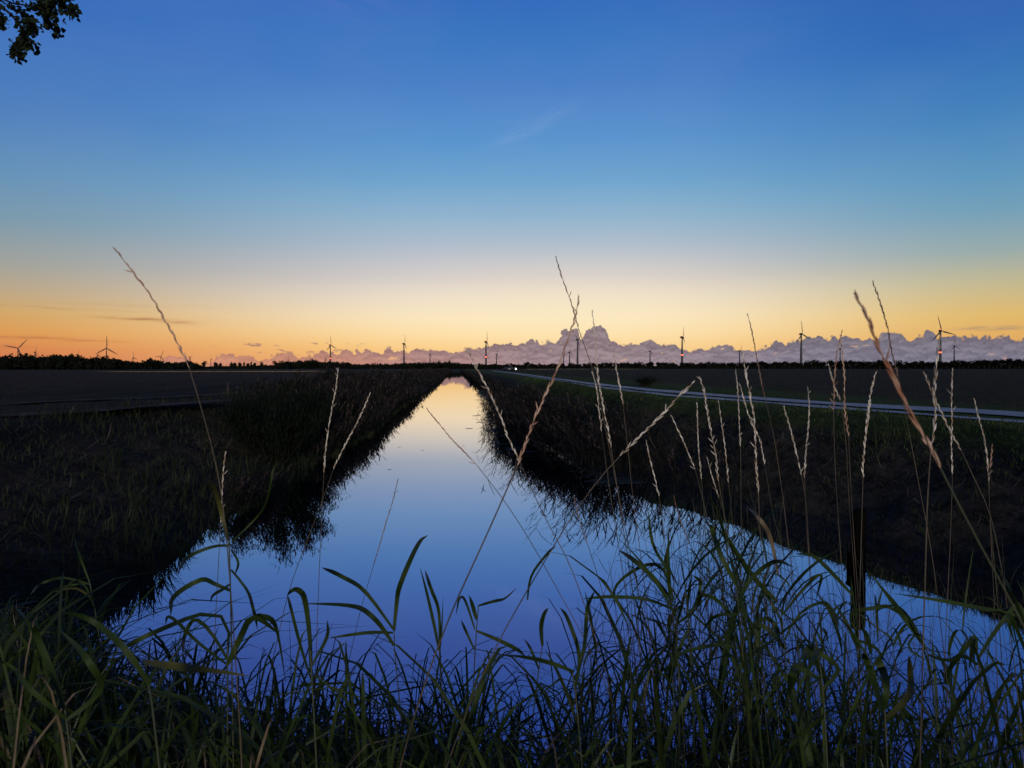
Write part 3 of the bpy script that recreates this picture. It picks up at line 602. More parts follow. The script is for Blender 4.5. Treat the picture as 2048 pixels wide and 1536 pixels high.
# (label, depth, stem px, [(leaf px list, half width px, material)])
RP = [
 ('tall reed left of centre with a yellowed top leaf and long drooping leaves', 1.25, [(458,1080),(461,1180),(463,1290)],
  [([(458,1082),(448,1050),(440,1015),(432,985),(410,955)], 5, 'yleaf'), ([(460,1092),(430,1092),(395,1105),(358,1142)], 4, 'leaf'), ([(461,1182),(430,1170),(397,1161),(364,1180),(341,1232)], 5.5, 'leaf'), ([(461,1168),(445,1180),(425,1192),(421,1205)], 3.5, 'leaf'), ([(462,1100),(475,1120),(470,1150)], 3, 'leaf'), ([(462,1140),(488,1170),(505,1215),(515,1260)], 4, 'leaf'), ([(462,1085),(500,1050),(535,1000),(548,930),(562,932)], 2.5, 'leaf')]),
 ('reed with one upswept blade over the open blue water', 1.5, [(788,1258),(790,1310),(796,1370)],
  [([(788,1262),(793,1210),(804,1160),(825,1111),(856,1070)], 6, 'leaf'), ([(786,1258),(760,1222),(734,1186),(690,1158),(643,1135)], 5, 'leaf'), ([(788,1292),(766,1258),(742,1232),(700,1212),(600,1207)], 5.5, 'leaf'), ([(786,1266),(740,1266),(690,1272),(655,1277)], 4, 'leaf')]),
 ('arched broad green leaf bent over like a hoop', 1.1, [(621,1300),(623,1350),(626,1400)],
  [([(622,1345),(621,1280),(613,1215),(600,1184),(583,1182),(574,1192)], 6.5, 'leaf'), ([(623,1360),(600,1290),(585,1230),(575,1190)], 3.5, 'leaf'), ([(624,1330),(650,1285),(655,1240)], 4, 'leaf')]),
 ('cluster of arching blades at the lower left water edge', 1.15, [(455,1290),(455,1330),(455,1400)],
  [([(455,1320),(420,1260),(395,1235),(375,1260),(365,1310)], 4.5, 'leaf'), ([(455,1310),(470,1245),(430,1218),(370,1240),(300,1270),(245,1300)], 5, 'leaf'), ([(455,1330),(490,1250),(530,1235),(560,1290),(572,1370)], 8, 'leaf'), ([(455,1330),(400,1290),(350,1240),(330,1250)], 4, 'leaf'), ([(455,1330),(480,1280),(505,1235),(560,1270)], 7, 'leaf')]),
 ('pair of thin upright blades beside the long leaning stalk', 1.5, [(878,1290),(880,1330),(884,1390)],
  [([(878,1300),(866,1240),(852,1180),(840,1135)], 4, 'leaf'), ([(879,1300),(880,1240),(862,1180),(850,1140)], 4, 'leaf'), ([(879,1310),(884,1250),(886,1190)], 2.5, 'leaf')]),
 ('reed with a bent flag leaf pointing right over the water', 1.5, [(957,1210),(951,1290),(946,1390)],
  [([(957,1212),(985,1204),(1015,1194),(1034,1175)], 3.5, 'leaf'), ([(953,1240),(946,1215),(938,1190)], 5, 'leaf'), ([(950,1260),(930,1200),(920,1195),(912,1230)], 3, 'leaf'), ([(952,1262),(990,1278),(1025,1295),(1050,1312)], 4.5, 'leaf'), ([(949,1300),(935,1270),(922,1240)], 3, 'leaf')]),
 ('slim reed with a single spoon-shaped blade right of centre', 1.5, [(1085,1290),(1079,1330),(1070,1400)],
  [([(1085,1292),(1082,1260),(1088,1230),(1097,1216)], 5.5, 'leaf'), ([(1055,1200),(1062,1150),(1085,1120),(1112,1092)], 3.5, 'leaf'), ([(1078,1340),(1062,1300),(1048,1278)], 3, 'leaf')]),
 ('low reed with a long level leaf above the dense grass', 1.2, [(1144,1339),(1150,1380),(1155,1430)],
  [([(1148,1345),(1110,1330),(1073,1320),(1011,1310)], 5.5, 'leaf'), ([(1150,1380),(1160,1310),(1140,1250),(1120,1215)], 5, 'leaf'), ([(1150,1370),(1170,1290),(1172,1235),(1190,1180)], 4.5, 'leaf')]),
 ('reed with a broad blade slanting down right of the tan seed head', 1.4, [(1342,1198),(1352,1280),(1362,1400)],
  [([(1346,1205),(1315,1165),(1280,1132),(1237,1100)], 5.5, 'leaf'), ([(1347,1220),(1300,1200),(1240,1195),(1165,1198)], 4, 'leaf'), ([(1340,1190),(1336,1120),(1338,1060)], 6, 'leaf'), ([(1342,1150),(1310,1100),(1296,1020)], 4, 'leaf'), ([(1350,1250),(1385,1225),(1400,1180),(1385,1150)], 4, 'leaf'), ([(1347,1200),(1330,1140),(1290,1130),(1235,1165),(1230,1215)], 4, 'leaf')]),
 ('reed with a dark tongue-like blade standing up at the right bank foot', 1.5, [(1560,1200),(1568,1280),(1578,1400)],
  [([(1555,1205),(1510,1160),(1480,1115),(1448,1062)], 6, 'leaf'), ([(1556,1150),(1545,1090),(1520,1040),(1495,1015)], 4.5, 'dryleaf'), ([(1566,1250),(1540,1200),(1520,1205),(1510,1250)], 4, 'leaf'), ([(1565,1230),(1610,1175),(1636,1150),(1632,1200)], 3.5, 'leaf'), ([(1572,1300),(1530,1255),(1515,1250),(1502,1295)], 6, 'leaf'), ([(1570,1280),(1590,1230),(1640,1205),(1660,1215),(1680,1260)], 4, 'leaf')]),
 ('dense leafy reed in the middle of the right-hand thicket', 1.35, [(1470,1150),(1480,1250),(1492,1400)],
  [([(1472,1170),(1440,1110),(1425,1060),(1418,1050)], 6, 'leaf'), ([(1476,1210),(1500,1160),(1535,1130),(1590,1135)], 5, 'leaf'), ([(1480,1250),(1445,1210),(1410,1190),(1395,1215)], 4.5, 'leaf'), ([(1478,1230),(1440,1230),(1400,1270)], 4, 'leaf'), ([(1483,1290),(1520,1240),(1550,1250),(1558,1300)], 5, 'leaf'), ([(1484,1300),(1450,1290),(1385,1300),(1352,1318)], 4, 'leaf')]),
 ('reed behind the wooden post with a long blade bending over it', 1.5, [(1700,1181),(1712,1280),(1722,1400)],
  [([(1704,1190),(1663,1146),(1630,1114),(1590,1108)], 4.5, 'leaf'), ([(1712,1260),(1690,1226),(1740,1219),(1787,1219),(1840,1262)], 4.5, 'leaf'), ([(1712,1280),(1740,1290),(1770,1320)], 4, 'leaf'), ([(1716,1300),(1690,1240),(1665,1200)], 4, 'leaf')]),
 ('reed with a blade slanting steeply down right of the post', 1.3, [(1840,1262),(1856,1310),(1870,1420)],
  [([(1846,1290),(1800,1225),(1766,1180),(1735,1140)], 6, 'leaf'), ([(1850,1300),(1820,1240),(1780,1210),(1740,1230)], 4, 'leaf'), ([(1856,1310),(1900,1330),(1935,1290),(1945,1290),(1950,1340)], 5, 'leaf'), ([(1850,1320),(1815,1290),(1830,1270),(1860,1290)], 3, 'leaf')]),
 ('right-hand reed with a very long level blade over the water', 1.1, [(2060,1240),(2065,1320),(2072,1430)],
  [([(2058,1236),(1969,1219),(1886,1203),(1787,1187)], 4.5, 'leaf'), ([(2055,1260),(2025,1190),(1998,1140),(1972,1100)], 5, 'leaf'), ([(2062,1330),(2030,1250),(2015,1235),(2030,1290)], 5, 'leaf')]),
 ('reed in the right corner with hooked dark leaves', 1.3, [(1952,1290),(1960,1350),(1970,1440)],
  [([(1955,1330),(1925,1310),(1905,1330),(1895,1370)], 5, 'leaf'), ([(1955,1320),(1990,1260),(2020,1225),(2035,1215),(2040,1240)], 5.5, 'leaf'), ([(1953,1310),(1950,1275),(1938,1340)], 5.5, 'leaf'), ([(1958,1350),(1985,1330),(2010,1330)], 4, 'leaf')]),
 ('pale bluish leaves bent over near the bottom right', 1.0, [(1640,1330),(1645,1370),(1650,1450)],
  [([(1640,1360),(1605,1340),(1590,1345),(1578,1390)], 8, 'leaf'), ([(1642,1350),(1625,1310),(1610,1305),(1600,1320)], 7, 'leaf'), ([(1645,1380),(1690,1335),(1660,1322),(1620,1335),(1585,1400)], 7, 'leaf')]),
 ('broad pale leaf folded over right of the post foot', 1.0, [(1768,1400),(1770,1440),(1773,1500)],
  [([(1768,1420),(1775,1380),(1762,1335),(1748,1322)], 9, 'leaf'), ([(1770,1440),(1755,1390),(1735,1330),(1722,1310)], 8, 'leaf'), ([(1770,1440),(1815,1400),(1820,1350),(1818,1310)], 8, 'yleaf')]),
 ('grassy shoot with bright green tips at the lower left', 1.6, [(178,1160),(190,1220),(200,1290)],
  [([(178,1162),(162,1120),(152,1090),(149,1075)], 2.5, 'leaf'), ([(182,1170),(130,1155),(90,1165),(60,1190)], 3, 'leaf'), ([(186,1200),(160,1180),(100,1185)], 2.5, 'yleaf'), ([(190,1220),(175,1180),(150,1170),(95,1182)], 2.5, 'leaf')]),
 ('wide blurred leaf lying level low on the left', .8, [(290,1325),(300,1380),(310,1460)],
  [([(285,1325),(350,1335),(420,1342),(500,1352)], 9, 'yleaf'), ([(300,1370),(250,1300),(180,1240),(120,1225)], 7, 'leaf')]),
 ('tall blurred blades at the bottom left corner', .85, [(130,1420),(135,1450),(140,1500)],
  [([(132,1430),(110,1360),(80,1290),(70,1250)], 7, 'leaf'), ([(134,1440),(190,1400),(180,1330),(120,1260)], 7, 'leaf'), ([(134,1440),(60,1380),(20,1330),(-20,1320)], 6, 'leaf')]),
]
for lab, dep, sp, lv in RP:
    full = to_root([P(x, y, dep) for x, y in sp]); base = full[-1]
    root = thing('reed_plant', base, lab, 'reed', 'leafy reeds on the near bank')
    acc = Acc(); tube(acc, smooth_line(full, 18), np.linspace(.0011, .0019, 18), 6); part('stem', acc, M['stemdark'], root, base)
    for pts, hw, mm in lv: part('leaf', leaf_mesh(pts, dep, hw*dep/F*.9, random.uniform(.2, .9)), M[mm], root, base)

# ------------------------------------------------------------------ wooden post in the water
pb = on_ground(1716, 1138, WZ); acc = Acc()
rings = []; n = 20
zs = [-.7, .1, .3, .5, .68, .74, .765]
V = []
for i, z in enumerate(zs):
    for j in range(n):
        a_ = j/n*2*math.pi; r = .092*(1+.05*math.sin(3*a_+1)+.03*math.sin(7*a_))*(1 if i < 5 else (.97 if i == 5 else .90))
        V.append((r*math.cos(a_)+.012*z, r*math.sin(a_), z+(0 if i < 5 else .012*math.sin(a_*2))))
V.append((.01, 0, .755))
q = [(i*n+j, i*n+(j+1) % n, (i+1)*n+(j+1) % n, (i+1)*n+j) for i in range(len(zs)-1) for j in range(n)]
acc.add(V, q, [(len(V)-1, (len(zs)-1)*n+j, (len(zs)-1)*n+(j+1) % n) for j in range(n)])
post = thing('mooring_post', (pb[0], pb[1], WZ), 'dark round wooden post standing in the water near the right bank', 'post')
link('pole', acc.mesh('pole', M['wood']), post)
acc = Acc(); box(acc, (-.112, 0, .05), (.035, .10, .34)); box(acc, (-.112, 0, .19), (.045, .12, .03))
link('cleat', acc.mesh('cleat', M['wood'], smooth=False), post)

# ------------------------------------------------------------------ wind turbines
HUB = 80.0
def blade_mesh(Lb=33.0):
    acc = Acc(); K = 10; V = []; n = 8
    for i in range(K):
        t = i/(K-1); r = 1.2+Lb*t; ch = 1.35*(1.1+1.5*math.sin(min(1, t/.25)*math.pi/2))*(1-t)**.55 if i else 1.1; ch = max(ch, .18); th = .28*ch*(1-.6*t)+.05
        tw = .5*(1-t)
        for j in range(n):
            a_ = j/n*2*math.pi; x, y = ch*.5*math.cos(a_)+.15*ch, th*math.sin(a_)
            V.append((x*math.cos(tw)-y*math.sin(tw), x*math.sin(tw)+y*math.cos(tw), r))
    q = [(i*n+j, i*n+(j+1) % n, (i+1)*n+(j+1) % n, (i+1)*n+j) for i in range(K-1) for j in range(n)]
    acc.add(V, q); return acc.mesh('blade', M['tower'])
def lathe(prof, n=20, axis='z'):
    acc = Acc(); V = []
    for r, z in prof:
        for j in range(n):
            a_ = j/n*2*math.pi
            V.append((r*math.cos(a_), r*math.sin(a_), z) if axis == 'z' else (r*math.cos(a_), z, r*math.sin(a_)))
    q = [(i*n+j, i*n+(j+1) % n, (i+1)*n+(j+1) % n, (i+1)*n+j) for i in range(len(prof)-1) for j in range(n)]
    acc.add(V, q); return acc
me_tower = lathe([(3.6, -1), (3.0, 12), (2.35, 40), (1.8, 65), (1.5, HUB-2.2)]).mesh('tower', M['tower'])
me_nac = lathe([(.05, -2.2), (1.5, -2.0), (2.6, -.9), (3.0, .6), (2.8, 2.2), (2.0, 4.2), (1.0, 5.8), (.1, 6.6)], 18, 'y').mesh('nacelle', M['tower'])
me_hub = lathe([(.05, -4.6), (.9, -4.3), (1.5, -3.4), (1.7, -2.3)], 16, 'y').mesh('rotor_hub', M['tower'])
me_blade = blade_mesh()
me_ring = lathe([(2.55, 33), (2.75, 33.2), (2.75, 35.3), (2.5, 35.5)]).mesh('warning_light', M['red'])
me_top = lathe([(.7, 2.6), (.9, 2.8), (.9, 4.2), (.1, 4.5)], 8).mesh('warning_light', M['red'])
# px, hub y, blade length factor, yaw of rotor, roll of the first blade, lights, label
TB = [
 (36.5, 696, 1.5, 15, 41, 0, 'wind turbine at the far left edge, blades spread wide in a skewed Y'),
 (71, 704, .9, 70, 0, 0, 'tiny wind turbine over the wood right of the leftmost turbine'),
 (155, 709, .9, 62, 20, 0, 'tiny wind turbine peeking over the wood before the upright one'),
 (196, 710, 1.1, 60, 0, 0, 'small wind turbine just left of the large upright three-blade one'),
 (213.5, 696, 1.5, 22, 0, 0, 'large left wind turbine with one blade straight up'),
 (267, 714.5, 1.6, 62, -10, 0, 'small distant wind turbine right of the large upright one'),
 (322, 712.5, 1.5, 40, 25, 0, 'small distant wind turbine above the start of the clouds'),
 (380, 714.5, 1.1, 65, 170, 0, 'faint small wind turbine at the gap in the tree row'),
 (422, 718, 1.4, 70, 100, 0, 'stubby far wind turbine above the single round trees'),
 (577, 719, 1.1, 60, 10, 0, 'minute wind turbine over the low trees left of the reeds'),
 (651, 718, 1.1, 70, 0, 0, 'minute wind turbine beside the tower of the lit one on the left'),
 (661, 689.6, 1.0, 52, -8, 1, 'lit wind turbine, leftmost of the receding row of tall ones'),
 (808, 687, 1.0, 76, 5, 0, 'tall wind turbine left of the canal, second of the receding row'),
 (860, 708, 1.0, 72, 15, 0, 'small turbine between two tall ones left of the canal'),
 (972, 683, 1.0, 78, 2, 1, 'lit wind turbine just right of the canal end'),
 (993, 708, 1.0, 74, 10, 0, 'small wind turbine right beside the lit one near the canal end'),
 (1127, 706, .9, 70, 40, 0, 'left one of two small turbines under the cloud tower'),
 (1139, 704, 1.0, 62, 12, 0, 'right one of two small turbines under the cloud tower'),
 (1155, 679, 1.0, 70, 172, 0, 'wind turbine in front of the cloud tower, blade hanging down'),
 (1300, 702, .9, 66, 30, 0, 'small turbine alone over the bright gap in the clouds'),
 (1364, 673.7, .9, 80, 5, 1, 'lit wind turbine left of the tall seed stalks'),
 (1479, 701, .9, 62, 20, 0, 'small turbine hidden among the seed heads'),
 (1602, 667.5, 1.0, 56, -10, 0, 'tall wind turbine between two groups of seed stalks'),
 (1680, 697, 1.0, 70, 5, 0, 'small turbine behind the brown bent seed head'),
 (1880, 661, 1.0, 36, -16, 1, 'tallest wind turbine on the right, partly behind a seed stalk'),
 (1908, 692, .95, 50, -8, 0, 'small wind turbine right of the tallest one'),
]
for px, hy, bl, yaw, roll, lit, lab in TB:
    D = HUB*math.hypot(F, px-1024)/(736-hy+.0001)
    sc = 1.0
    if D > 5200: sc = 5200/D; D = 5200          # nearer and smaller machine
    p = far_at(px, D*1.0)
    root = thing('wind_turbine', (p[0], p[1], 0), lab, 'wind turbine', 'wind turbines along the horizon')
    face = math.atan2(p[0], p[1])               # turn towards the viewer first
    root.rotation_euler = (0, 0, -face); s_ = HUB*D/ (HUB*D) ; root.scale = (sc*(1.25 if not lit and bl < 1.2 and hy > 698 else 1),)*2+(sc,)
    link('tower', me_tower, root)
    hub = Vector((0, -3.6, HUB)); rz = Matrix.Rotation(R(yaw), 4, 'Z')
    o = link('nacelle', me_nac, root, (0, 0, HUB)); o.rotation_euler = (0, 0, R(yaw))
    o = link('rotor_hub', me_hub, root, (0, 0, HUB)); o.rotation_euler = (0, 0, R(yaw))
    for k in range(3):
        o = link('blade', me_blade, root)
        o.matrix_local = Matrix.Translation(Vector((0, 0, HUB))) @ rz @ Matrix.Translation(Vector((0, -3.3, 0))) @ Matrix.Rotation(R(roll+120*k), 4, 'Y') @ Matrix.Diagonal((bl, bl, bl, 1))
    if lit:
        link('warning_light', me_ring, root); link('warning_light', me_top, root, (0, 0, HUB))

# ------------------------------------------------------------------ trees on the horizon
def crown_acc(acc, c, rx, rz_, n, leaf, seed, flat=0.0):
    r_ = np.random.default_rng(seed)
    lob = [(r_.normal(0, .42, 3)*np.array([rx, rx, rz_*.8]), r_.uniform(.45, .75)) for _ in range(7)]+[(np.zeros(3), .7)]
    for i in range(n):
        lc, lr = lob[r_.integers(len(lob))]; d = nrm(r_.normal(0, 1, 3)); rr = lr*r_.random()**.35
        p = np.asarray(c)+lc+d*rr*np.array([rx, rx, rz_]); p[2] = max(p[2], c[2]-rz_*.92)
        a_ = nrm(r_.normal(0, 1, 3)); b_ = nrm(np.cross(a_, r_.normal(0, 1, 3))); s = leaf*r_.uniform(.5, 1.3)
        acc.add([p-a_*s, p+b_*s*.7, p+a_*s, p-b_*s*.7], [(0, 1, 2, 3)])
protos = []
for k, (rx, rz_, th, H_) in enumerate([(3.1, 3.3, 2.0, 8.4), (2.4, 3.8, 1.5, 9.0), (3.8, 3.0, 1.8, 7.8), (2.0, 3.2, 1.2, 7.4), (3.0, 2.5, 2.6, 7.6), (1.5, 4.2, .8, 9.0)]):
    tr = Acc(); cr = Acc(); tube(tr, [(0, 0, -.5), (.1, 0, th), (.05, .1, th+rz_)], [.42, .3, .12], 7)
    for j in range(5):
        a_ = j*1.26+k; tube(tr, [(.08, 0, th+.2*j), (1.1*math.cos(a_)*rx/3, 1.1*math.sin(a_)*rx/3, th+rz_*.8), (1.9*math.cos(a_)*rx/3, 1.9*math.sin(a_)*rx/3, th+rz_*1.3)], [.14, .09, .04], 5)
    crown_acc(cr, (0, 0, th+rz_), rx, rz_, 420, .62, 100+k)
    protos.append((tr.mesh('trunk', M['bark']), cr.mesh('crown', M['crown'], smooth=False), th+2*rz_))
def tree(px, ytop, D, k, label, group, wx=1.0, sink=0.0):
    tm, cm, H0 = protos[k]; p = far_at(px, D); h = (736-ytop)*D/math.hypot(F, px-1024)+1.0; s = h/H0
    root = thing('tree', (p[0], p[1], 0), label, 'tree', group)
    root.rotation_euler = (0, 0, random.uniform(0, 6.28)); root.scale = (s*wx, s*wx, s)
    link('trunk', tm, root); link('crown', cm, root); return root
# round trees standing apart at the left of the reeds
SOLO = [(303,719.5,2,1.1,'low broad tree closing the left wood'), (409,723,0,.85,'round tree alone right of the gap in the left tree row'), (433,723,3,.9,'first of two close slender trees left of centre'), (441,724.5,3,.8,'second of two close slender trees left of centre'), (463,724,1,.8,'narrow tree before the even little row'), (471,724,3,.8,'narrow tree at the start of the even little row'),
        (524,723.5,1,.85,'slim tree standing after the even little row'), (551,723,0,1.0,'round tree left of the long low wood'), (575,722,2,1.2,'broad dark tree at the start of the low wood')]
for px, yt, k, wx, lab in SOLO: tree(px, yt, 560, k, lab, 'trees standing apart on the left horizon', wx)
for px in (481, 488, 495, 502, 509): tree(px, 724+random.uniform(-1, 1), 560, random.choice((3, 5)), 'small slender tree in an even little row left of centre', 'even little row of trees', .8)
# little dark poplars seen against the cloud left of the canal
for i in range(22): tree(718+i*5.2+random.uniform(-.8, .8), 727.5+random.uniform(-1.6, 1.6), 800, 5, 'small pointed tree in the fringe left of the canal end', 'fringe of small pointed trees', 1.1)
# avenue on the right, crowns closing above visible trunks
x_ = 1008.0; i = 0
while x_ < 2085:
    yt = np.interp(x_, [1000, 1100, 1250, 1420, 1600, 1700, 1800, 1880, 1960, 2100], [728, 728, 726.5, 726, 724, 722.5, 723, 723, 722, 719])+random.gauss(0, 1.3)
    if random.random() < .06: x_ += 7; continue
    D = 640 if i % 2 else 680
    tree(x_, yt, D, random.choice((0, 2, 4, 4, 0)), 'dark roundish tree in the long avenue on the right horizon', 'avenue trees on the right horizon', random.uniform(1.15, 1.6))
    x_ += random.uniform(6.0, 10.0)*(1 if x_ < 1650 else 1.15); i += 1
# woods that read as one mass
def wood(name, prof, D, depth, seed, label):
    acc = Acc(); r_ = np.random.default_rng(seed); xs_, ys_ = zip(*prof)
    n = int((xs_[-1]-xs_[0])*1.5)
    for _ in range(n):
        px = r_.uniform(xs_[0], xs_[-1]); yt = np.interp(px, xs_, ys_)+abs(r_.normal(0, 1.6)); Dd = D+r_.uniform(0, depth); p = far_at(px, Dd)
        h = (736-yt)*Dd/F+1; rz_ = h*.5; rx = r_.uniform(2.0, 3.6)
        crown_acc(acc, (p[0], p[1], rz_), rx, rz_, 90, 1.0, int(r_.integers(1e9)))
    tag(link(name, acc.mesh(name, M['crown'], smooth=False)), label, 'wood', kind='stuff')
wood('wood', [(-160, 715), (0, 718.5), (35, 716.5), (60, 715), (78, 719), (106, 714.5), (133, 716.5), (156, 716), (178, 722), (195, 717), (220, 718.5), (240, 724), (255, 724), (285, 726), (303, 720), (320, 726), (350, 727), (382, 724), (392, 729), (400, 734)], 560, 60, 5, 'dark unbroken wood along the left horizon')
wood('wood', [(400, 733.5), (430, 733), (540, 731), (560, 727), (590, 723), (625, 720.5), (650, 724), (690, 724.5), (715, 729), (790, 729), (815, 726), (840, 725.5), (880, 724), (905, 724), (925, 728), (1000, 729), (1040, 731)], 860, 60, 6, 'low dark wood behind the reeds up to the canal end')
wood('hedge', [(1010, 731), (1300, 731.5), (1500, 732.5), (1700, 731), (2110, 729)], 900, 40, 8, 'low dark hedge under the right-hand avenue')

# ------------------------------------------------------------------ far car with its headlamps on
cp = on_ground(1018, 741.2); cp = far_at(1018, 240); car = thing('car', (cp[0], cp[1], 0), 'far off car with a glaring white headlight right of the canal end', 'car')
car.rotation_euler = (0, 0, R(78))
prof = [(-2.1, .35), (-2.15, .8), (-1.2, .95), (-.6, 1.4), (1.0, 1.42), (1.7, 1.0), (2.1, .95), (2.1, .35)]
acc = Acc(); V = [(s*.85*(1 if z < 1.1 else .8), y, z) for s in (-1, 1) for y, z in prof]; n = 8
acc.add(V, [(i, (i+1) % n, (i+1) % n+n, i+n) for i in range(n)], [(0, i+1, i) for i in range(1, n-1)]+[(n, n+i, n+i+1) for i in range(1, n-1)])
link('body', acc.mesh('body', M['carpaint'], smooth=False), car)
acc = Acc(); box(acc, (0, -.93, 1.19), (1.2, .10, .34)); link('windscreen', acc.mesh('windscreen', M['glass'], smooth=False), car)
for sx in (-1, 1):
    acc = lathe([(.01, -.2), (.12, -.16), (.19, -.07), (.2, 0), (.15, .08)], 14, 'y'); acc.v = [v_+np.array([sx*.62, -2.1, .7]) for v_ in acc.v]; link('headlight', acc.mesh('headlight', M['head']), car)
    for yy_ in (-1.3, 1.35):
        acc = Acc(); tube(acc, [(sx*.72, yy_, .33), (sx*.9, yy_, .33)], .33, 14, True); link('wheel', acc.mesh('wheel', M['tyre']), car)

# ------------------------------------------------------------------ near tree reaching in at the top left
def vis(p):
    v = p-CAM; d = v@FW; return (1024+F*(v@RT)/d, 768-F*(v@UP)/d) if d > .1 else (-9999, -9999)
tb = np.array([-7.6, 3.6, 0.0]); tb[2] = height(tb[0], tb[1])
root = thing('poplar_tree', tb, 'overhanging tree whose leafy twig tips enter the top left corner', 'tree')
tr = Acc(); cr = Acc()
tube(tr, smooth_line([tb-[0, 0, .3], tb+[.1, 0, 2], tb+[-.1, .2, 4.5], tb+[.1, .1, 7], tb+[0, 0, 9.5]], 16), np.linspace(.24, .05, 16), 12)
part('trunk', tr, M['bark'], root, tb)
def leaf(acc, p, s, r_):
    a_ = nrm(r_.normal(0, 1, 3)+np.array([0, 0, -.8])); b_ = nrm(np.cross(a_, r_.normal(0, 1, 3))); c_ = np.cross(a_, b_)
    pts = [(0, 0, 0), (.18, .42, .05), (.5, .48, .07), (.8, .24, .02), (1.1, 0, -.05), (.8, -.24, .02), (.5, -.48, .07), (.18, -.42, .05)]
    V = [p+s*(u*a_+v*b_+w*c_) for u, v, w in pts]; V.append(p+s*(.5*a_))
    acc.add(V, None, [(i, (i+1) % 8, 8) for i in range(8)])
r_ = np.random.default_rng(77); br = Acc()
TW = [[(-120,-60),(-20,-10),(40,25),(75,58)], [(-20,-10),(40,50),(45,75),(30,105)], [(-80,-90),(20,-30),(85,10),(115,40)], [(20,-30),(80,-8),(122,12),(143,22)], [(40,25),(60,45),(62,62)], [(85,10),(95,42),(115,68)], [(-60,-20),(-10,25),(5,42)], [(-40,-60),(20,5),(60,12),(90,20)], [(40,50),(50,85),(66,88)], [(100,-40),(110,-10),(138,0)], [(30,-60),(60,-20),(100,5)], [(45,75),(30,95),(38,115)]]
for tw_ in TW:
    L_ = smooth_line([P(x, y, 7.6+.25*math.sin(x*.1+y*.13)) for x, y in tw_], 14); tube(br, L_, np.linspace(.012, .003, 14), 5)
    for i in range(2, 14):
        m = 4 if i < 6 else (9 if i < 10 else 11)
        for _ in range(m):
            p = L_[i]+r_.normal(0, .028 if i > 8 else .022, 3); leaf(cr, p, r_.uniform(.026, .058), r_)
# limb that carries the twigs, other limbs and the crown above the frame
limb = [tb+[0, 0, 3.6], tb+[.6, .9, 5.0], P(-140, -130, 7.6)]
tube(br, smooth_line(limb, 12), np.linspace(.07, .02, 12), 7)
for tw_ in ((-120, -60), (-80, -90), (-60, -20), (-40, -60), (30, -60), (100, -40)): tube(br, smooth_line([P(-140, -130, 7.6), P((tw_[0]-140)/2, (tw_[1]-130)/2-10, 7.6), P(*tw_, 7.6)], 6), np.linspace(.018, .011, 6), 5)
for j in range(16):
    a_ = j*2.4; z0 = 3.2+.36*j; Ln = 2.4-.1*j+r_.uniform(-.2, .2); s0 = tb+np.array([0, 0, z0]); e = s0+np.array([math.cos(a_)*Ln, math.sin(a_)*Ln, .8+.05*j])
    line = smooth_line([s0, (s0+e)/2+[0, 0, .25], e], 10); tube(br, line, np.linspace(.05, .01, 10), 5)
    for i in range(3, 10):
        for _ in range(34):
            p = line[i]+r_.normal(0, .26, 3); x, y = vis(p)
            if x > -60 and y > -80 and x < 2200: continue
            leaf(cr, p, r_.uniform(.035, .06), r_)
part('branches', br, M['bark'], root, tb); part('crown', cr, M['nearleaf'], root, tb)

# ------------------------------------------------------------------ sky
w = bpy.data.worlds.new('World'); S.world = w; w.use_nodes = True; nt = w.node_tree; N = nt.nodes; L = nt.links
bg = N['Background']
class E:                                          # tiny node algebra
    def __init__(s, o): s.o = o
def sock(n, i, v):
    if isinstance(v, E): L.new(v.o, n.inputs[i])
    else: n.inputs[i].default_value = v
def ma(op, a, b=0.0, c=None, clamp=False):
    n = N.new('ShaderNodeMath'); n.operation = op; n.use_clamp = clamp; sock(n, 0, a); sock(n, 1, b)
    if c is not None: sock(n, 2, c)
    return E(n.outputs[0])
def rng_(v, a, b, c=0.0, d=1.0, sm=True):
    n = N.new('ShaderNodeMapRange'); n.interpolation_type = 'SMOOTHSTEP' if sm else 'LINEAR'; sock(n, 0, v); sock(n, 1, a); sock(n, 2, b); sock(n, 3, c); sock(n, 4, d); return E(n.outputs[0])
def ramp(v, stops, rgb=True):
    n = N.new('ShaderNodeValToRGB'); cr = n.color_ramp
    while len(cr.elements) < len(stops): cr.elements.new(.99)
    for e, (p, c) in zip(cr.elements, stops): e.position = p; e.color = lin(c)
    sock(n, 0, v); return E(n.outputs[0])
def mixc(f, a, b, mode='MIX'):
    n = N.new('ShaderNodeMix'); n.data_type = 'RGBA'; n.blend_type = mode
    sock(n, 'Factor', f)
    for k, v in (('A', a), ('B', b)):
        s_ = [i for i in n.inputs if i.name == k and i.type == 'RGBA'][0]
        if isinstance(v, E): L.new(v.o, s_)
        else: s_.default_value = v
    return E([o for o in n.outputs if o.type == 'RGBA'][0])
tc = N.new('ShaderNodeTexCoord'); sp = N.new('ShaderNodeSeparateXYZ'); L.new(tc.outputs['Generated'], sp.inputs[0])
dx, dy, dz = (E(sp.outputs[i]) for i in range(3))
az = ma('SUBTRACT', ma('ARCTAN2', dx, dy), YAW)              # 0 at the photo centre, + to the right
hor = ma('SQRT', ma('ADD', ma('MULTIPLY', dx, dx), ma('MULTIPLY', dy, dy)))
el = ma('ARCTAN2', dz, hor)
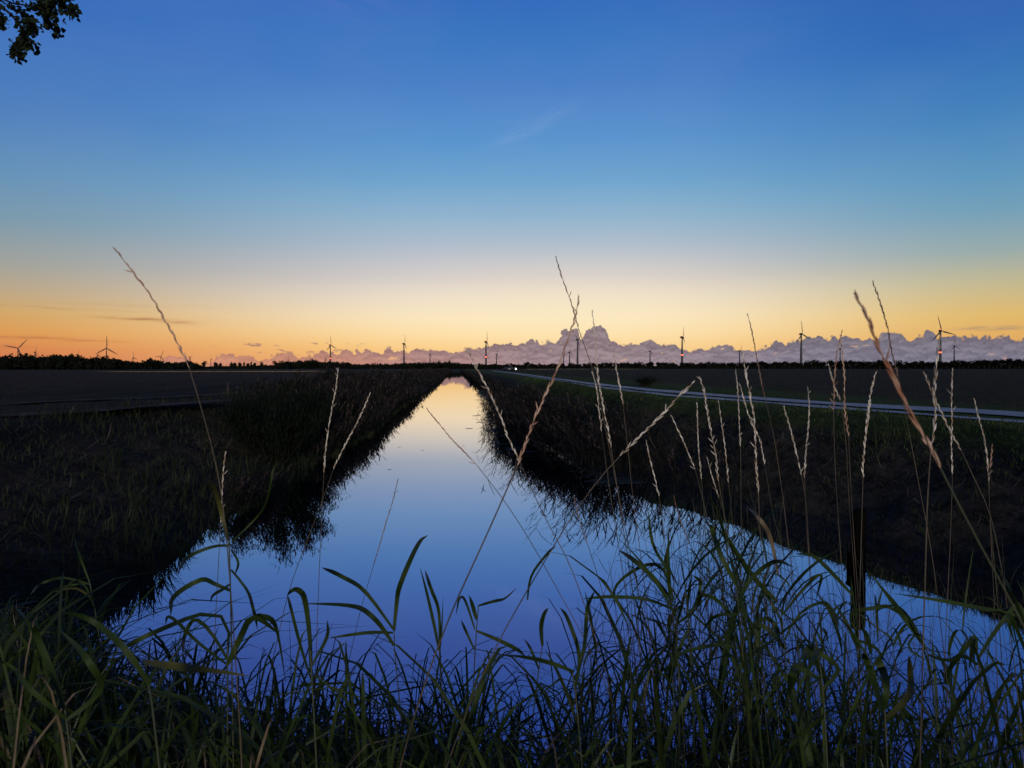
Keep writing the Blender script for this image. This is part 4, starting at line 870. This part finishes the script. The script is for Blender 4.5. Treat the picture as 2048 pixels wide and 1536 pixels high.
# pixel-like angle units: U = 1000*az, V = 1540*tan(el) (photo pixels above the horizon at the centre)
V_ = ma('MULTIPLY', ma('DIVIDE', dz, ma('MAXIMUM', hor, .001)), 1540.0)
vv = ma('DIVIDE', ma('MAXIMUM', V_, 0.0), 1600.0)
def vs(l): return [(p/1600, c) for p, c in l]
mid = ramp(vv, vs([(0, (244, 176, 110)), (40, (251, 200, 120)), (70, (254, 220, 158)), (100, (250, 227, 188)), (140, (232, 218, 202)), (180, (206, 200, 202)), (240, (174, 188, 204)), (300, (144, 180, 206)), (370, (112, 165, 206)), (450, (90, 148, 206)), (560, (74, 128, 198)), (650, (60, 119, 192)), (740, (50, 106, 188)), (1000, (40, 82, 168)), (1600, (26, 52, 120))]))
lef = ramp(vv, vs([(0, (200, 110, 78)), (30, (214, 128, 76)), (60, (220, 152, 80)), (95, (208, 164, 98)), (130, (186, 164, 130)), (175, (158, 160, 152)), (250, (120, 152, 170)), (330, (98, 144, 184)), (430, (78, 126, 188)), (590, (58, 111, 187)), (740, (51, 100, 186)), (1000, (40, 76, 158)), (1600, (26, 48, 110))]))
rig = ramp(vv, vs([(0, (216, 160, 112)), (50, (226, 170, 94)), (90, (224, 184, 104)), (140, (196, 184, 140)), (200, (150, 170, 170)), (265, (116, 160, 184)), (330, (92, 150, 190)), (430, (70, 130, 188)), (580, (46, 104, 180)), (740, (34, 87, 171)), (1000, (30, 66, 148)), (1600, (24, 44, 104))]))
fl = rng_(az, -.06, -.66); frr = rng_(az, .12, .60)
sky = mixc(frr, mixc(fl, mid, lef), rig)
# glow where the sun went down
g1 = ma('POWER', 2.718, ma('MULTIPLY', ma('ADD', ma('POWER', ma('DIVIDE', ma('SUBTRACT', az, .075), .26), 2.0), ma('POWER', ma('DIVIDE', ma('SUBTRACT', V_, 105.0), 95.0), 2.0)), -1.0))
sky = mixc(ma('MULTIPLY', g1, .5), sky, lin((255, 238, 198)))
# behind the camera: dim blue dusk
back = rng_(ma('ABSOLUTE', az), 1.2, 2.4)
sky = mixc(back, sky, ramp(vv, vs([(0, (96, 100, 130)), (150, (110, 115, 150)), (400, (80, 104, 160)), (800, (50, 78, 150)), (1600, (28, 50, 112))])))
def noise(vec, scale, det=5, rough=.55, dist=0.0):
    n = N.new('ShaderNodeTexNoise'); n.inputs['Scale'].default_value = scale; n.inputs['Detail'].default_value = det; n.inputs['Roughness'].default_value = rough; n.inputs['Distortion'].default_value = dist
    L.new(vec.o, n.inputs['Vector']); return E(n.outputs['Fac'])
def comb(a, b, c=0.0):
    n = N.new('ShaderNodeCombineXYZ'); sock(n, 0, a); sock(n, 1, b); sock(n, 2, c); return E(n.outputs[0])
U = ma('MULTIPLY', az, 1540.0)                                # ~ pixels
uv = comb(ma('DIVIDE', U, 100.0), ma('DIVIDE', V_, 100.0), .37)
# cloud bank along the horizon; outline traced, edges billowed
CT = [(-900, -30), (0, -30), (225, -30), (240, 12), (250, 18), (268, 8), (285, 6), (318, 12), (335, 24), (370, 28), (388, 12), (400, 2), (407, 20), (425, 24), (445, 30), (470, 30), (487, 36), (512, 25), (522, 18), (535, 26), (556, 32), (585, 33), (600, 30), (640, 38), (662, 34), (678, 34), (690, 38), (720, 38), (738, 44), (765, 42), (776, 52), (790, 40), (815, 38), (840, 45), (865, 46), (885, 44), (920, 44), (955, 47), (980, 50), (1000, 58), (1030, 56), (1052, 54), (1062, 64), (1070, 66), (1082, 56), (1096, 62), (1108, 60), (1122, 78), (1132, 86), (1148, 88), (1157, 84), (1160, 66), (1168, 78), (1180, 88), (1198, 90), (1212, 82), (1218, 66), (1226, 54), (1250, 56), (1283, 60), (1312, 57), (1345, 50), (1370, 40), (1395, 42), (1425, 48), (1448, 54), (1475, 44), (1530, 48), (1545, 54), (1582, 58), (1622, 65), (1655, 62), (1700, 62), (1756, 58), (1764, 72), (1780, 74), (1800, 73), (1812, 62), (1846, 62), (1852, 70), (1864, 72), (1874, 62), (1920, 60), (1985, 60), (2048, 52), (2300, 60), (3200, 40)]
AM = .66
def half(lo, hi):
    fc = N.new('ShaderNodeFloatCurve'); cv = fc.mapping.curves[0]
    pts = [((math.atan2(a_-1024, F)-lo)/(hi-lo), (b_+60)/200) for a_, b_ in CT]
    y0 = float(np.interp(0, [p_[0] for p_ in pts], [p_[1] for p_ in pts])); y1 = float(np.interp(1, [p_[0] for p_ in pts], [p_[1] for p_ in pts]))
    cv.points[0].location = (0, y0); cv.points[1].location = (1, y1)
    for p_ in pts:
        if .002 < p_[0] < .998: cv.points.new(*p_)
    for q_ in cv.points: q_.handle_type = 'AUTO_CLAMPED'
    fc.mapping.update(); sock(fc, 'Value', rng_(az, lo, hi, 0.0, 1.0, False)); return E(fc.outputs[0])
cl_, cm_, cr_ = half(-AM, -.2), half(-.2, .22), half(.22, AM)
s1 = ma('GREATER_THAN', az, -.2); s2 = ma('GREATER_THAN', az, .22)
cur = ma('ADD', ma('MULTIPLY', cl_, ma('SUBTRACT', 1.0, s1)), ma('ADD', ma('MULTIPLY', cm_, ma('SUBTRACT', s1, s2)), ma('MULTIPLY', cr_, s2)))
top = ma('SUBTRACT', ma('MULTIPLY', cur, 200.0), 64.0)
def voro(vec, scale):
    n = N.new('ShaderNodeTexVoronoi'); n.feature = 'SMOOTH_F1'; n.inputs['Scale'].default_value = scale; n.inputs['Smoothness'].default_value = .25
    L.new(vec.o, n.inputs['Vector']); return E(n.outputs['Distance'])
Vc = ma('MULTIPLY', V_, ma('DIVIDE', 1.0, 1.0))
nA = noise(uv, 6.0, 6, .6, .2); nB = noise(uv, 20.0, 4, .6)
wv = N.new('ShaderNodeVectorMath'); wv.operation = 'ADD'; L.new(uv.o, wv.inputs[0])
wn = N.new('ShaderNodeTexNoise'); wn.inputs['Scale'].default_value = 7.0; wn.inputs['Detail'].default_value = 3; L.new(uv.o, wn.inputs['Vector'])
ws = N.new('ShaderNodeVectorMath'); ws.operation = 'SCALE'; ws.inputs['Scale'].default_value = .12; L.new(wn.outputs['Color'], ws.inputs[0]); L.new(ws.outputs[0], wv.inputs[1])
uw = E(wv.outputs[0])
vA = voro(uw, 4.2); vB = voro(uw, 13.0)
edge = ma('ADD', ma('MULTIPLY', ma('SUBTRACT', .36, vA), 16.0), ma('ADD', ma('MULTIPLY', ma('SUBTRACT', .36, vB), 6.0), ma('ADD', ma('MULTIPLY', ma('SUBTRACT', nB, .5), 7.0), ma('MULTIPLY', ma('SUBTRACT', nA, .5), 17.0))))
depth = ma('SUBTRACT', ma('ADD', top, edge), Vc)             # > 0 inside the cloud
mask = rng_(depth, -1.2, 2.6)
side = rng_(az, -.34, .10); sid2 = rng_(az, .10, .42)
def tri(a, b, c): return mixc(sid2, mixc(side, lin(a), lin(b)), lin(c))
lower = tri((198, 132, 112), (150, 130, 140), (116, 115, 136))
upper = tri((160, 114, 110), (128, 110, 120), (110, 105, 122))
light = tri((204, 148, 128), (168, 150, 154), (144, 139, 154))
dark = tri((138, 98, 100), (108, 92, 104), (90, 88, 106))
body = mixc(rng_(V_, 6.0, 52.0), lower, upper)
# puffs lying in layers: a lit upper lip and a darker belly to each lobe
uw2 = comb(ma('DIVIDE', U, 120.0), ma('DIVIDE', V_, 62.0), 2.3)
n1 = noise(uw2, 4.2, 6, .55, .35)
up_ = comb(ma('DIVIDE', U, 120.0), ma('DIVIDE', ma('ADD', V_, 5.0), 62.0), 2.3)
n2 = noise(up_, 4.2, 6, .55, .35)
relief = ma('SUBTRACT', n1, n2)
core = rng_(depth, 2.0, 12.0)
body = mixc(ma('MULTIPLY', ma('MULTIPLY', rng_(relief, .01, .07), core), .42), body, light)
body = mixc(ma('MULTIPLY', rng_(relief, -.01, -.07), .45), body, dark)
body = mixc(ma('MULTIPLY', rng_(vB, .25, .6), .18), body, light)
rim = rng_(depth, 7.0, 0.0)
body = mixc(ma('MULTIPLY', rim, .38), body, dark)
hole = rng_(noise(comb(ma('DIVIDE', U, 100.0), ma('DIVIDE', V_, 34.0), 3.1), 3.0, 4, .55, .3), .66, .71)
hole = ma('MULTIPLY', hole, ma('MULTIPLY', rng_(depth, 3.0, 8.0), rng_(V_, 8.0, 20.0)))
body = mixc(ma('MULTIPLY', hole, .7), body, tri((246, 180, 116), (240, 190, 140), (214, 168, 140)))
haze = rng_(V_, 22.0, -4.0)
body = mixc(ma('MULTIPLY', haze, .45), body, tri((216, 136, 106), (158, 140, 150), (128, 126, 144)))
vis_ = rng_(ma('ABSOLUTE', az), 1.15, .95)
sky = mixc(ma('MULTIPLY', ma('MULTIPLY', mask, vis_), rng_(az, -.5, -.1, .72, .97)), sky, body)
# torn dark scraps just above the bank
sc_ = rng_(noise(comb(ma('DIVIDE', U, 130.0), ma('DIVIDE', V_, 32.0), 7.3), 4.2, 5, .6), .58, .66)
band = ma('MULTIPLY', rng_(V_, 20.0, 36.0), rng_(V_, 56.0, 44.0))
band = ma('MULTIPLY', band, rng_(ma('ABSOLUTE', ma('SUBTRACT', az, -.27)), .11, .05))
sky = mixc(ma('MULTIPLY', ma('MULTIPLY', sc_, band), .75), sky, lin((150, 108, 112)))
# thin dark streaks in the orange on the left and one at the right edge
def streak(u0, v0, ul, vl, tilt, seed, strength, col, scale=3.0):
    du = ma('SUBTRACT', U, u0); dv = ma('SUBTRACT', ma('SUBTRACT', V_, v0), ma('MULTIPLY', du, tilt))
    e = ma('POWER', 2.718, ma('MULTIPLY', ma('ADD', ma('POWER', ma('ABSOLUTE', ma('DIVIDE', du, ul)), 2.0), ma('POWER', ma('ABSOLUTE', ma('DIVIDE', dv, vl)), 2.0)), -1.0))
    nz = noise(comb(ma('DIVIDE', U, 200.0), ma('DIVIDE', dv, 14.0), seed), scale, 5, .6)
    return ma('MULTIPLY', ma('MULTIPLY', e, rng_(nz, .36, .62)), strength), col
def ua(px): return math.atan2(px-1024, F)*1540
for u0, v0, ul, vl, ti, sd, st_, co in [
    (ua(285), 88, 60, 3.4, -.03, 1.1, .85, (178, 122, 78)), (ua(375), 84, 34, 4.0, .02, 2.1, .6, (186, 130, 84)), (ua(60), 104, 120, 2.6, -.02, 3.3, .5, (176, 132, 96)), (ua(150), 48, 70, 2.6, -.03, 4.1, .55, (180, 108, 68)),
    (ua(60), 52, 60, 2.4, .0, 5.7, .6, (172, 100, 68)), (ua(230), 112, 110, 3, .01, 6.1, .35, (190, 150, 110)), (ua(1995), 68, 46, 3.6, .02, 8.2, .85, (120, 112, 120)), (ua(10), 36, 30, 3, 0, 9.4, .6, (176, 104, 76))]:
    f_, c_ = streak(u0, v0, ul, vl, ti, sd, st_, co); sky = mixc(f_, sky, lin(c_))
for u0, v0, ul, vl, ti, st_ in [(ua(1060), 478, 70, 16, .42, .09), (ua(1025), 455, 40, 7, .30, .12), (ua(1110), 500, 45, 16, .65, .06)]:
    f_, c_ = streak(u0, v0, ul, vl, ti, 2.2, st_, None, 5.0); sky = mixc(f_, sky, lin((178, 196, 222)))
f_, c_ = streak(ua(660), 735, 120, 45, -.25, 4.4, .14, None, 1.5); sky = mixc(f_, sky, lin((128, 128, 190)))
# slow unevenness of the air
un = noise(comb(ma('DIVIDE', U, 500.0), ma('DIVIDE', V_, 300.0), 5.0), 2.0, 3, .5)
sky = mixc(rng_(un, .3, .7, 0.0, .02), sky, lin((200, 190, 215)))
# below the horizon
sky = mixc(rng_(V_, -1.0, -60.0), sky, lin((30, 30, 34)))
L.new(sky.o, bg.inputs['Color']); bg.inputs['Strength'].default_value = 1.0

# ------------------------------------------------------------------ the one low lamp: soft pale light from behind the viewer
sd_ = bpy.data.lights.new('sun', 'SUN'); sun = link('sun', sd_)
sd_.energy = 2.1; sd_.angle = R(6); sd_.color = (1.0, .93, .86)
sun.rotation_euler = (R(90-9), 0, R(6))     # low, shining along the view from behind left
sun.location = (0, -10, 5)

S.view_settings.view_transform = 'Standard'; S.view_settings.look = 'None'; S.view_settings.exposure = 0; S.view_settings.gamma = 1
S.render.engine = 'CYCLES'
S.cycles.use_denoising = True
S.cycles.max_bounces = 6; S.cycles.diffuse_bounces = 2; S.cycles.glossy_bounces = 3; S.cycles.transmission_bounces = 2
